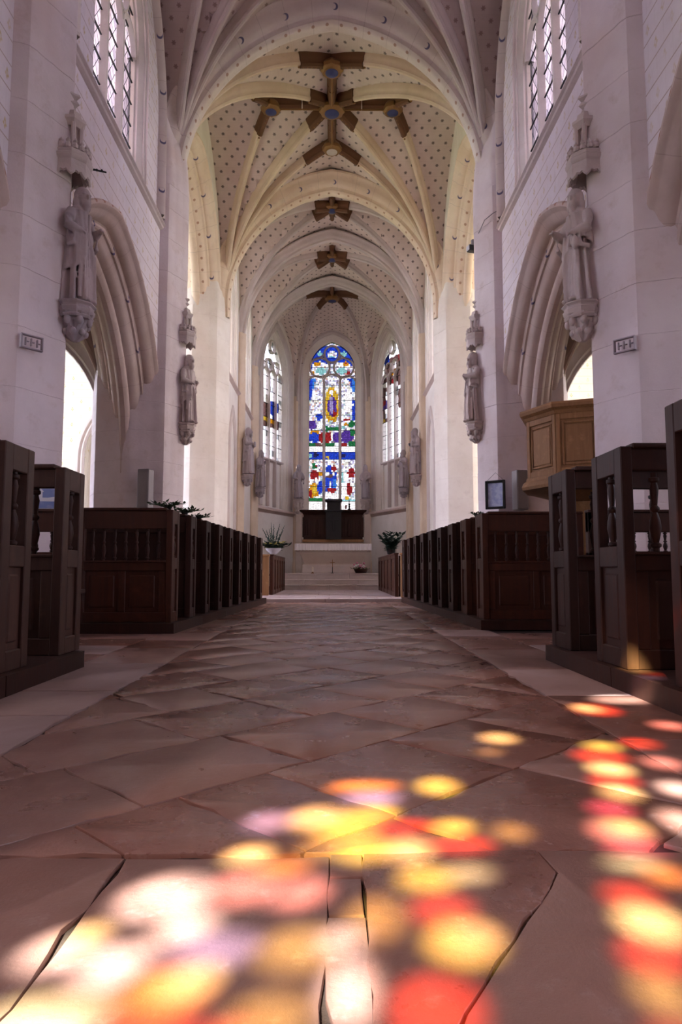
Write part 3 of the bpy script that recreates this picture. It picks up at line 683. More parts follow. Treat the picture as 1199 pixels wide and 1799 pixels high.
def shade(shapes, x, y, base, seed):
    c = base
    for q in shapes:
        if q[0] == 'r':
            if q[1] <= x <= q[3] and q[2] <= y <= q[4]: c = q[5]
        elif ((x - q[1]) / q[3]) ** 2 + ((y - q[2]) / q[4]) ** 2 <= 1: c = q[5]
    j = random.Random(int(x * 3 + y * 977 + seed)); r = j.random()
    if seed > 1 and c in (CLR, base): return dc(4.2, 4.3, 4.3) if r < .85 else dc(1.2, 1.3, 1.28)
    if c in (CLR, base):
        c = dc(1.9, 1.95, 1.9) if r < .5 else (dc(.62, .85, .78) if r < .58 else (dc(1.0, .98, .72) if r < .74 else (dc(.70, .66, .85) if r < .88 else (dc(.95, .60, .42) if r < .94 else dc(.36, .30, .34)))))
    k = .75 + .5 * j.random(); return tuple(min(.95, v * k) for v in c)
for k in range(3):
    fr, LEN = apse_frame(k); uc = LEN / 2; mid = k == 1
    gh = (uc, .93 if mid else .80, 2.98, 8.62 if mid else 7.95, 1.22 if mid else 1.45); ha, hr_ = arch_off(gh[1], gh[4], .235); hole = (uc, ha, 2.82, gh[3], hr_)
    mb = MB(); panel(mb, fr, 0, LEN, 0, 11.2, hole); mb.build('apse_face', M_PALE, APSE, 0)
    mb = MB(); reveal(mb, fr, hole, SPLAY_A); mb.build('window_reveal', M_PALE, APSE)
    mb = MB(); sweep_arch(mb, [(.30, 0), (.27, -.06), (.2, -.08), (.14, -.05), (.08, -.07), (.02, -.04), (0, .0)], hole[1], hole[4], hole[3], 2.95, lambda h, z, b: fr(uc + h, z, b), 12); mb.build('window_moulding', M_RIBP, APSE)
    if mid:
        cf = lambda u, z: shade(EAST, 360 + (u - uc) / .0041, 1725 - (z - 2.98) / .0041, (.9, .93, .90), 1)
        WIN[0] += 1; W = struct('window_%d' % WIN[0]); top = lambda u: gh[3] + pf(u - uc, gh[1], gh[4])
        tz = lambda y: 2.98 + (1725 - y) * .0041; tu = lambda x: uc + (x - 360) * .0041
        for x in (280, 437):
            mb = MB(); pr = [(-.055, 0), (-.022, -.09), (.022, -.09), (.055, 0), (.022, .09), (-.022, .09)]; mb.grid([[fr(tu(x) + p, z, .2 + q) for p, q in pr] for z in (2.9, tz(445))], cv=True); mb.build('mullion', M_RIBP, W)
        def bars(pts): mb = MB(); bar_curve(mb, fr, pts, .2, .045); mb.build('tracery_bar', M_RIBP, W)
        for x0, x1, ya in ((130, 280, 445), (280, 437, 430), (437, 588, 445)):
            c = (x0 + x1) / 2; r = (x1 - x0) / 2; bars([(tu(c + r * cos(t)), tz(ya - r * .62 * sin(t))) for t in [PI * i / 10 for i in range(11)]])
        for c in (238, 474): bars([(tu(c + 98 * cos(t)), tz(312 - 96 * sin(t))) for t in [2 * PI * i / 20 for i in range(21)]])
        bars([(tu(357 + 74 * cos(t)), tz(172 - 78 * sin(t) * (1 if sin(t) > 0 else 1.15))) for t in [2 * PI * i / 18 for i in range(19)]])
        for c in (-1, 1): bars([(tu(357 + c * 74), tz(180)), (tu(357 + c * 120), tz(215)), (tu(357 + c * 175), tz(235))])
        ls = [tu(132), tu(280), tu(437), tu(588)]; lv = [1725, 1635, 1490, 1350, 1226, 1153, 1096, 940, 790, 640, 490, 400, 312, 225, 30]
        for i in range(3):
            for yb_, yt in zip(lv, lv[1:]):
                mb = MB(); zl, zh = tz(yb_), tz(yt); glass_cells(mb, fr, ls[i], ls[i + 1], zl, zh, .21, top, cf, .068)
                if mb.f: mb.build('pane', [M_GLASS, M_LEAD], W, 0)
                if yb_ < 1725 and top((ls[i] + ls[i + 1]) / 2) > zl: mb = MB(); mb.tube([fr(ls[i], zl, .19), fr(ls[i + 1], zl, .19)], .012, 5); mb.build('saddle_bar', M_IRON, W)
    else:
        def cf(u, z, k=k):
            yy = 1080 - (z - 4.74) / .00518
            if k == 0: return shade(SL, 268 + (u - .35) / 2.4 * 245, yy - 40, CLR, 2) if True else CLR
            return shade(SR, 150 + (u - uc + .8) / 1.6 * 150, yy, CLR, 3)
        W = window(fr, gh, .20, 3, 9, None, cf, mull=.05, cells=.16, zlow=4.74, tracery='arches', mo=M_RIBP)
        mb = MB(); c = [(uc - .95, 2.9), (uc + .95, 2.9), (uc + .95, 4.74), (uc - .95, 4.74)]; mb.add([fr(x, z, .24) for x, z in c], [(0, 1, 2, 3)], c); mb.build('blind_panel', M_PALE, W, 0)
        mb = MB(); mb.grid([[fr(u, 4.70 + z, .24 + d) for d, z in ((0, .10), (-.12, .05), (-.12, 0), (0, -.05))] for u in (uc - .9, uc + .9)]); mb.build('window_ledge', M_RIBP, W)
    n = fr(uc, 6.5, .5); q = Vector(fr(uc, 6.5, 0)) - Vector(fr(uc, 6.5, 1)); portal(fr(uc, 6.4, .32), q, 1.9, 7.0)
    mb = MB(); pr = [(0, .06), (-.08, .03), (-.12, 0), (-.12, -.05), (-.05, -.09), (0, -.15)]
    mb.grid([[fr(u, 2.84 + z, x) for x, z in pr] for u in (.1, LEN - .1)]); mb.build('string_course', M_ARC, APSE)
    # web and wall rib of this severy
    A, B = Vector((*AP[k], 0)), Vector((*AP[k + 1], 0)); nn = 14; P = []; UV = []
    for i in range(nn + 1):
        t = i / nn; row = []; ur = []
        for j in range(2 * nn + 1):
            sx = j / (2 * nn); p = A.lerp(B, sx).lerp(Vector((BOSS.x, BOSS.y, 0)), t); zr = (ZC - ZS) * sq(1 - (1 - t) ** 2.2)
            p.z = ZS + max(zr, (2.85 + (ZC - ZS - 2.85) * t) * pf(2 * sx - 1, 1.0, 1.0001)); row.append(p); ur.append(((sx - .5) * LEN * (1 - t), t * 3.5 + p.z))
        P.append(row); UV.append(ur)
    mb = MB(); mb.grid(P, UV); mb.build('vault_web', M_WEB, CEIL, 0.5)
for k in range(4):
    A = Vector((*AP[k], 0)); h = Vector((BOSS.x, BOSS.y, 0)) - A; pts = []
    for i in range(21):
        t = (i / 20) ** 1.6; p = A.lerp(Vector((BOSS.x, BOSS.y, 0)), t * .98 + .01); p.z = ZS + (ZC - ZS) * sq(1 - (1 - t) ** 2.2) - .03; pts.append(p)
    mb = MB(); sweep_path(mb, pts[:16], P_RIB, h, 1.0); mb.build('rib', M_RIBP, CEIL); mb = MB(); sweep_path(mb, pts[15:], P_RIB, h, 1.2); mb.build('painted_rib_end', M_BROWN, CEIL)
    P = struct('pillar', (AP[k][0], AP[k][1], 0)); mb = MB(); mb.lathe([(.20, 0), (.20, .9), (.15, 1.0), (.15, 7.5)], 20, mod=lambda t, z: 1 + .08 * cos(5 * t)); mb.build('wall_shaft', M_RIB, P)
rib((0, D5 - .1), (0, D5 + .0), D4, D5, 0, M_RIBP, 1, 1.0)
mb = MB(); pts = [(0, D5 + (BOSS.y - D5) * i / 6, ZC - .06) for i in range(7)]; sweep_path(mb, pts, P_RIB, (0, 1, 0), 1.1); mb.build('painted_rib_end', M_BROWN, CEIL)
boss(0, BOSS.y, ZC - .25, .25)
mb = MB(); P = [[(x, y, ZC if i else ZC) for y in (D5, BOSS.y)] for i, x in enumerate((-.02, .02))]
for sx in (-1, 1):      # last triangle of web between the chancel arch and the first apse rib
    A = Vector((sx * 2.74, 23.75, ZS)); rows = []
    for i in range(13):
        t = (i / 12) ** 1.5; q = A.lerp(BOSS, t); q.z = ZS + (ZC - ZS) * sq(1 - (1 - t) ** 2.2); r = Vector((sx * 2.92 * (1 - t), D5, 0)); r.z = ZS + pf(2.92 * (1 - t), WA, WR); rows.append([r, r.lerp(q, .5) + Vector((0, 0, .05)), q])
    mb.grid(rows)
mb.build('vault_web', M_RIBP, CEIL, .5)
# roof shell that closes the building above the vaults
mb = MB(); mb.box(-4.2, 4.2, -4.4, 28, 11.5, 11.7); mb.box(-9.4, 9.4, D2 - .4, D3 + .4, 11.5, 11.7); mb.box(-9.4, -3.5, D3 + 1.55, D3 + 1.7, -.3, 5.4); mb.box(9.4, 3.5, D3 + 1.55, D3 + 1.7, -.3, 5.4); mb.build('roof', M_LEAD, None, 0, kind='structure')
# west window: grid of coloured glass, each roundel where the sun carries it to the floor
def west_window():
    W_, Y_, Z_, R_, O_, P_, L_, M_, G_, D_, K_ = (.90, .97, 1.0), (.85, .86, .16), (.95, .97, .45), (.62, .07, .03), (.90, .42, .07), (.68, .36, .34), (.32, .34, .62), (.66, .12, .22), (.62, .80, .50), (.36, .31, .10), (.26, .05, .02)
    S = SPOTS(W_, Y_, Z_, R_, O_, P_, L_, M_, G_, D_, K_)
    te = math.tan(SUN_EL); U0, U1, V0, V1 = -2.8, -.3, 3.8, 7.2; nu, nv = 200, 270
    uu = np.linspace(U0, U1, nu); vv = np.linspace(V0, V1, nv); UU, VV = np.meshgrid(uu, vv, indexing='ij')
    # floor point reached by the sun through (u, WY, v)
    run = VV / te; FX = UU + SUN_AZ[0] * run; FY = WY + SUN_AZ[1] * run; img = np.zeros((nu, nv, 3)) + np.array((.012, .008, .007))
    for x, y, rx, ry, c in S:
        d = np.sqrt(((FX - x) / rx) ** 2 + ((FY - y) / ry) ** 2); f = np.clip((.90 - d) / .22, 0, 1)[..., None]; img = img * (1 - f) + np.array(c) * f
    mb = MB(); mb.v = [(a, WY - .05, b) for a in uu for b in vv]; mb.uv = [(a, b) for a in uu for b in vv]
    mb.f = [(i * nv + j, (i + 1) * nv + j, (i + 1) * nv + j + 1, i * nv + j + 1) for i in range(nu - 1) for j in range(nv - 1)]; mb.fm = [0] * len(mb.f)
    mb.col = np.concatenate([img.reshape(-1, 3), np.ones((nu * nv, 1))], 1).tolist()
    WIN[0] += 1; W = struct('window_%d' % WIN[0]); mb.build('pane', M_GLASS, W, 0)
def SPOTS(W, Y, Z, R, O, P, L, M, G, D, K):
    return [(-0.143,1.408,0.084,0.081,P),(-0.036,1.389,0.066,0.069,P),(-0.071,1.492,0.066,0.037,O),(-0.150,1.554,0.052,0.056,Z),(-0.117,1.755,0.073,0.080,L),(0.131,1.916,0.093,0.067,L),(0.120,2.016,0.114,0.048,O),(0.189,1.710,0.096,0.046,R),(0.308,1.602,0.084,0.050,R),(0.024,1.600,0.077,0.066,D),(0.107,1.580,0.076,0.071,Y),(-0.005,1.775,0.083,0.098,Z),(0.065,1.695,0.082,0.082,Y),(0.118,1.800,0.080,0.063,Y),(0.324,2.016,0.062,0.085,Y),(0.313,1.708,0.052,0.049,Y),(0.444,1.681,0.047,0.051,D),(0.195,1.574,0.056,0.080,Z),(0.216,1.443,0.067,0.059,Y),(0.301,1.465,0.056,0.039,G),(0.225,1.319,0.063,0.058,R),(0.108,1.292,0.056,0.089,D),(-0.021,1.195,0.080,0.075,D),(0.045,1.218,0.039,0.041,W),(0.054,1.083,0.039,0.096,W),(-0.054,1.026,0.073,0.052,D),(0.174,1.041,0.074,0.083,R),(0.243,1.216,0.069,0.075,Y),(0.260,1.226,0.049,0.053,Z),(-0.280,1.376,0.096,0.101,W),(-0.219,1.262,0.055,0.064,W),(-0.400,1.198,0.068,0.065,W),(-0.383,1.229,0.039,0.046,Z),(-0.304,1.150,0.058,0.066,W),(-0.163,1.195,0.085,0.054,L),(-0.359,1.027,0.105,0.055,G),(-0.371,0.980,0.092,0.047,W),(-0.205,1.091,0.070,0.065,O),(-0.180,1.111,0.044,0.043,Z),(-0.220,0.984,0.092,0.048,R),(-0.111,0.976,0.046,0.035,R),(0.627,2.564,0.071,0.087,Z),(0.553,2.377,0.043,0.037,D),(0.899,2.317,0.098,0.092,R),(0.954,2.442,0.068,0.063,Y),(0.841,2.063,0.075,0.056,R),(0.875,2.176,0.074,0.075,Z),(0.737,1.835,0.062,0.057,M),(0.810,1.952,0.057,0.065,Z),(0.686,1.577,0.076,0.026,M),(0.694,1.677,0.076,0.088,P),(0.720,1.704,0.055,0.053,Z),(0.650,1.506,0.075,0.026,G),(0.691,1.452,0.049,0.041,O),(0.585,1.367,0.057,0.053,R),(0.533,1.168,0.058,0.048,R),(0.578,1.270,0.065,0.072,Z),(0.503,1.077,0.047,0.052,D),(0.477,0.975,0.046,0.035,K),(1.172,3.066,0.113,0.151,R),(1.144,3.087,0.066,0.102,Z),(1.381,3.289,0.162,0.102,W),(1.339,2.753,0.072,0.081,P),(1.105,2.481,0.071,0.065,R),(1.062,2.238,0.062,0.073,P),(0.989,1.981,0.055,0.072,W),(0.876,1.737,0.053,0.102,W),(1.61,3.66,.05,.12,Z),(1.63,3.52,.06,.05,R),(1.56,3.42,.07,.06,L)]
west_window()

# ================================================================= FLOOR STONES
def clip(poly, nx, ny, d):
    out = []
    for i, p in enumerate(poly):
        q = poly[(i + 1) % len(poly)]; a = nx * p[0] + ny * p[1] - d; b = nx * q[0] + ny * q[1] - d
        if a <= 0: out.append(p)
        if (a < 0 < b) or (b < 0 < a):
            t = a / (a - b); out.append((p[0] + (q[0] - p[0]) * t, p[1] + (q[1] - p[1]) * t))
    return out
def area(p): return abs(sum(p[i][0] * p[(i + 1) % len(p)][1] - p[(i + 1) % len(p)][0] * p[i][1] for i in range(len(p)))) / 2
NST = [0]
def stone(poly, z=0.0, mat=None, gap=.0042, th=.05, fine=False):
    if len(poly) < 3 or area(poly) < .004: return
    if sum(poly[i][0] * poly[(i + 1) % len(poly)][1] - poly[(i + 1) % len(poly)][0] * poly[i][1] for i in range(len(poly))) < 0: poly = poly[::-1]
    cx = sum(p[0] for p in poly) / len(poly); cy = sum(p[1] for p in poly) / len(poly); pts = []
    for i, p in enumerate(poly):
        q = poly[(i + 1) % len(poly)]; L = math.dist(p, q); k = max(1, int(L / (.07 if fine else .25))) if L > .05 else 1
        for j in range(k):
            t = j / k; n = (q[1] - p[1], -(q[0] - p[0])); l = math.hypot(*n) or 1
            w = 0 if j == 0 else random.gauss(0, .0055 if fine else .006)
            pts.append((p[0] + (q[0] - p[0]) * t + n[0] / l * w, p[1] + (q[1] - p[1]) * t + n[1] / l * w))
    def ins(d):
        o = []
        for p in pts:
            v = (cx - p[0], cy - p[1]); l = math.hypot(*v); o.append((p[0] + v[0] / l * d, p[1] + v[1] / l * d))
        return o
    q_ = .0018 if cy < 2.2 else .004; tx, ty = random.gauss(0, q_), random.gauss(0, q_); dz = random.uniform(-.0015, .0006)
    h = lambda p: dz + tx * (p[0] - cx) + ty * (p[1] - cy)
    r0, r1, r2 = ins(gap), ins(gap + .0015), ins(gap + .006); mb = MB(); n = len(pts)
    vs = [(*p, z - th) for p in r0] + [(*p, z - .006 + h(p)) for p in r0] + [(*p, z - .0015 + h(p)) for p in r1] + [(*p, z + h(p)) for p in r2] + [(cx, cy, z + dz - .001)]
    fs = []
    for k in range(3): fs += [(k * n + i, k * n + (i + 1) % n, (k + 1) * n + (i + 1) % n, (k + 1) * n + i) for i in range(n)]
    fs += [(3 * n + i, 3 * n + (i + 1) % n, 4 * n) for i in range(n)]
    mb.add(vs, fs); mb.build('paving_stone', mat or M_FLOOR, FLOOR, 0.5); NST[0] += 1
def rect(x0, x1, y0, y1): return [(x0, y0), (x1, y0), (x1, y1), (x0, y1)]
# the axial slabs in front
stone([(-1.05, .5), (-.43, .5), (-.405, 1.50), (-1.05, 1.505)], fine=True); stone([(-.43, .5), (.02, .5), (.025, 1.505), (-.405, 1.50)], fine=True)
stone(rect(.022, .095, 1.40, 1.515), fine=True); stone(rect(.022, .088, 1.25, 1.40), fine=True); stone([(.022, .5), (.075, .5), (.088, 1.25), (.022, 1.25)], fine=True)
stone([(.075, .5), (.02, .5), (.21, .98), (.48, 1.42), (.47, 1.53), (.095, 1.515), (.088, 1.25)], fine=True, gap=.003)
stone([(.02, .5), (1.06, .5), (1.06, 1.50), (.47, 1.53), (.48, 1.42), (.21, .98)], fine=True, gap=.003)
for x0, x1 in ((-1.05, -.3), (-.3, .45), (.45, 1.06)): stone(rect(x0, x1, -.6, .5))
# the diagonal courses
cl = [-.6, .1, .80, 1.55, 2.27, 2.95, 3.65]; given = {3: [1.10, 1.50, 1.93, 2.72, 3.4], 4: [.55, 1.36, 2.19, 3.02, 3.75], 5: [1.25, 2.07, 2.86, 3.5], 2: [1.9, 2.75, 3.6]}
while cl[-1] < 14.5: cl.append(cl[-1] + random.uniform(.56, .80))
for i, (a, b) in enumerate(zip(cl, cl[1:])):
    sj = given.get(i, [])[:]; s0 = (sj[0] if sj else max(.2, a - 2.4) + random.random() * .6)
    while s0 > a - 2.5: s0 -= random.uniform(.6, 1.0); sj.insert(0, s0)
    if not sj: sj = [s0]
    while sj[-1] < b + 2.5: sj.append(sj[-1] + random.uniform(.55, 1.05))
    for p, q in zip(sj, sj[1:]):
        k1, k2 = random.uniform(-.06, .06), random.uniform(-.06, .06)
        if i <= 5: k1 = k2 = 0
        P = [((s_ - c_) / 2, (s_ + c_) / 2) for s_, c_ in ((p, a), (q + k1, a), (q, b), (p + k2, b))]
        for nx, ny, d in ((1, 0, 1.055), (-1, 0, 1.055), (0, 1, 13.22), (0, -1, -1.515)): P = clip(P, nx, ny, d) if P else P
        if P: stone(P, fine=(sum(v[1] for v in P) / len(P) < 4))
# borders along the pews, the cross aisle and the choir
for s in (-1, 1):
    y = -.6
    while y < 13.2:
        L = random.uniform(.55, 1.1); e = min(y + L, 13.22); x1 = 1.62
        stone(rect(min(s * 1.058, s * x1), max(s * 1.058, s * x1), y, e), mat=M_PALEFL if (s < 0 and 2.2 < (y + e) / 2 < 4.4) or random.random() < .08 else None, fine=y < 4 and y > 1); y = e
    for r in range(4):
        x = 1.625
        while x < 6.0:
            L = random.uniform(.5, .95); stone(rect(min(s * x, s * (x + L)), max(s * x, s * (x + L)), 4.5 + r * .55, 5.05 + r * .55), mat=M_PALEFL if random.random() < .3 else None); x += L
y = 13.27
while y < 19.6:
    d = random.uniform(.5, .66); e = min(y + d, 19.62); x = -2.6
    while x < 2.6: L = random.uniform(.6, 1.0); stone(rect(x, min(x + L, 2.62), y, e), z=.062, th=.03, mat=M_CHOIR); x += L
    y = e
# step edge at the choir entrance
mb = MB(); x = -2.6
while x < 2.6: L = random.uniform(.9, 1.3); b = MB(); b.box(x + .004, min(x + L, 2.62) - .004, 13.215, 13.27, -.02, .066, .006); b.build('kerb_stone', M_STEP, FLOOR, 0); x += L

# ================================================================= PEWS
def lx(Y): return -1.54 + .047 * (Y - 6.7) if Y > 5.5 else -1.585
def rx(Y): return 1.59 - .03 * (Y - 6.9) if Y > 5.5 else 1.52
for nm, s, (y0, y1), xs in (('l1', -1, (-.8, 4.37), lambda y: 1.53), ('r1', 1, (-.8, 4.68), lambda y: 1.475), ('l2', -1, (6.62, 12.80), lambda y: -lx(y) - .05), ('r2', 1, (6.98, 13.20), lambda y: rx(y) - .05)):
    T = struct('trim_%d' % {'l1': 1, 'r1': 2, 'l2': 3, 'r2': 4}[nm])
    o = 2.55 if '2' in nm else 3.6; n = 5
    for k in range(n):
        a = y0 + (y1 - y0) * k / n; b = y0 + (y1 - y0) * (k + 1) / n; mb = MB()
        mb.prism([(s * xs(a), a + .004), (s * o, a + .004), (s * o, b - .004), (s * xs(b), b - .004)], 0.0, .10); mb.build('platform_kerb', M_WOOD if '2' not in nm else M_WOOD, T, 0)
def bal_mesh(h, r):
    pr = [(.55, 0), (.55, .05), (.9, .07), (.9, .10), (.5, .12), (.75, .20), (1.0, .30), (.85, .40), (.45, .50), (.8, .53), (.8, .56), (.45, .59), (.6, .70), (.75, .80), (.5, .88), (.9, .90), (.9, .94), (.55, .95), (.55, 1)]
    mb = MB(); mb.lathe([(a * r, b * h) for a, b in pr], 12); return mb.mesh('baluster', M_WOOD, .7)
BAL_B = bal_mesh(.335, .021); BAL_E = bal_mesh(.41, .030)
def make_pew(s, L, dep, label, group, H=1.12, mat=M_WOOD, solid=False, rail=.19):
    t = thing('pew', label, 'pew', (0, 0, 0), 0, group); X = lambda a: s * a
    def bx(m, x0, x1, y0, y1, z0, z1, c=.005): m.box(X(x0), X(x1), y0, y1, z0, z1, c)
    f = MB(); bx(f, 0, .062, 0, .085, 0, H); bx(f, 0, .062, dep - .075, dep, 0, H); bx(f, .002, .060, .085, dep - .075, H - .135, H); bx(f, .002, .060, .085, dep - .075, .52, .63); bx(f, .002, .060, .085, dep - .075, 0, .10)
    e = f.build('end_frame', mat, t, 0)
    p = MB(); bx(p, .02, .042, .08, dep - .07, .09, .53); bx(p, .010, .052, .115, dep - .105, .135, .485, .012); p.build('end_panel', mat, e, 0)
    link('baluster', BAL_E, e, (X(.031), dep * .5, .608)); 
    b = MB(); bx(b, .062, L, .012, .062, H - rail, H - .01); bx(b, .062, L, -.006, .095, H - .012, H + .018, .008); bx(b, .062, L, .012, .062, .50, .585); bx(b, .062, L, -.002, .07, .582, .60, .004); bx(b, .062, L, .012, .062, 0, .10)
    nst = max(1, round((L - .1) / .45)); xs = [.062 + (L - .07 - .062) * k / nst for k in range(nst + 1)]
    for x in xs: bx(b, x, x + .07, .014, .060, .10, .50)
    bx(b, L - .06, L, .01, .064, 0, H)
    b.build('back_frame', mat, t, 0)
    for x0, x1 in zip(xs, xs[1:]):
        p = MB(); bx(p, x0 + .065, x1 + .005, .028, .046, .095, .505); bx(p, x0 + .105, x1 - .035, .020, .054, .14, .46, .012); p.build('back_panel', mat, t, 0)
    n = max(2, int((L - .1) / .115))
    if solid: p = MB(); bx(p, .062, L - .06, .026, .046, .58, H - .18); p.build('back_board', mat, t, 0)
    else:
        if rail < .15: n = int((L - .1) / .19)
        for k in range(n): link('baluster', BAL_B if rail > .15 else BAL_E, t, (X(.09 + (L - .17) * (k + .5) / n), .037, .597))
    q = MB(); bx(q, .06, L, .06, .43, .40, .435, .008); q.build('seat', mat, t, 0)
    return t
ORD = ['first', 'second', 'third', 'fourth', 'fifth', 'sixth', 'seventh', 'eighth', 'ninth']
lab2 = lambda side, k: 'dark oak pew with turned baluster back, %s from the cross aisle, %s' % (ORD[k], side)
PR = {}
def put_pew(s, y, L, dep, label, group, H=1.12, mat=M_WOOD, solid=False):
    x = lx(y) if s < 0 else rx(y); k = (s, L, dep, H, mat.name, solid)
    if k in PR: return dup(PR[k], (x, y, .10), 0, label, group)
    t = make_pew(s, L, dep, label, group, H, mat, solid, .19 if y > 5 else .125); t.location = (x, y, .10); PR[k] = t; return t
for k in range(9):
    y = 6.70 + .712 * k; put_pew(-1, y, .92 if k == 0 or k > 5 else 1.9, .30, lab2('opposite the pulpit', k), 'pews before the crossing opposite the pulpit', 1.10, M_WOOD2 if k == 0 else M_WOOD, k > 0)
    y = 7.07 + .762 * k; put_pew(1, y, .92 if k in (5, 6, 7) else (1.06 if k in (0, 8) else 1.35), .34, lab2('on the pulpit side', k), 'pews before the crossing on the pulpit side', 1.10, M_WOOD2 if k < 2 else M_WOOD, k > 0)
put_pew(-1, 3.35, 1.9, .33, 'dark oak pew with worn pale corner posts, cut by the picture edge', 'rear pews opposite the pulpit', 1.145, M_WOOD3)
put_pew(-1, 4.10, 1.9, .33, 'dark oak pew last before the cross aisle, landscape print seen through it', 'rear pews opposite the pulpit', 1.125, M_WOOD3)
put_pew(1, 2.60, 1.9, .40, 'dark oak pew mostly cut off by the picture edge, pulpit side', 'rear pews on the pulpit side', 1.235)
put_pew(1, 3.48, 1.9, .40, 'tall dark oak pew with a patch of coloured sunlight on its foot', 'rear pews on the pulpit side', 1.145)
put_pew(1, 4.31, 1.9, .36, 'narrow dark oak pew end last before the cross aisle, below the pulpit', 'rear pews on the pulpit side', 1.15)
for s, side in ((-1, 'left'), (1, 'right')):   # low benches against the first piers
    t = thing('bench', 'low oak bench with small baluster back before the near pier %s' % ('opposite the pulpit' if s < 0 else 'beside the pulpit'), 'bench', (s * 1.95, 5.10, 0)); L = 1.5
    b = MB(); B = lambda x0, x1, y0, y1, z0, z1: b.box(s * x0, s * x1, y0, y1, z0, z1)
    B(0, L, 0, .05, .89, 1.04); B(0, L, -.01, .07, 1.04, 1.06); B(0, L, 0, .05, .67, .74); B(0, L, 0, .05, 0, .1); B(0, .07, 0, .06, 0, 1.04); B(L - .07, L, 0, .06, 0, 1.04); B(.7, .77, 0, .05, .1, .89); b.build('back_frame', M_WOOD2, t, 0)
    for k in range(2): p = MB(); p.box(s * (.06 + k * .7), s * (.72 + k * .7), .015, .035, .09, .68); p.build('back_panel', M_WOOD2, t, 0)
    BB = bal_mesh(.16, .017) if s < 0 else BB
    for k in range(12): link('baluster', BB, t, (s * (.12 + k * .118), .025, .735))
    q = MB(); q.box(s * 0, s * L, .05, .42, .42, .455); q.build('seat', M_WOOD, t, 0)

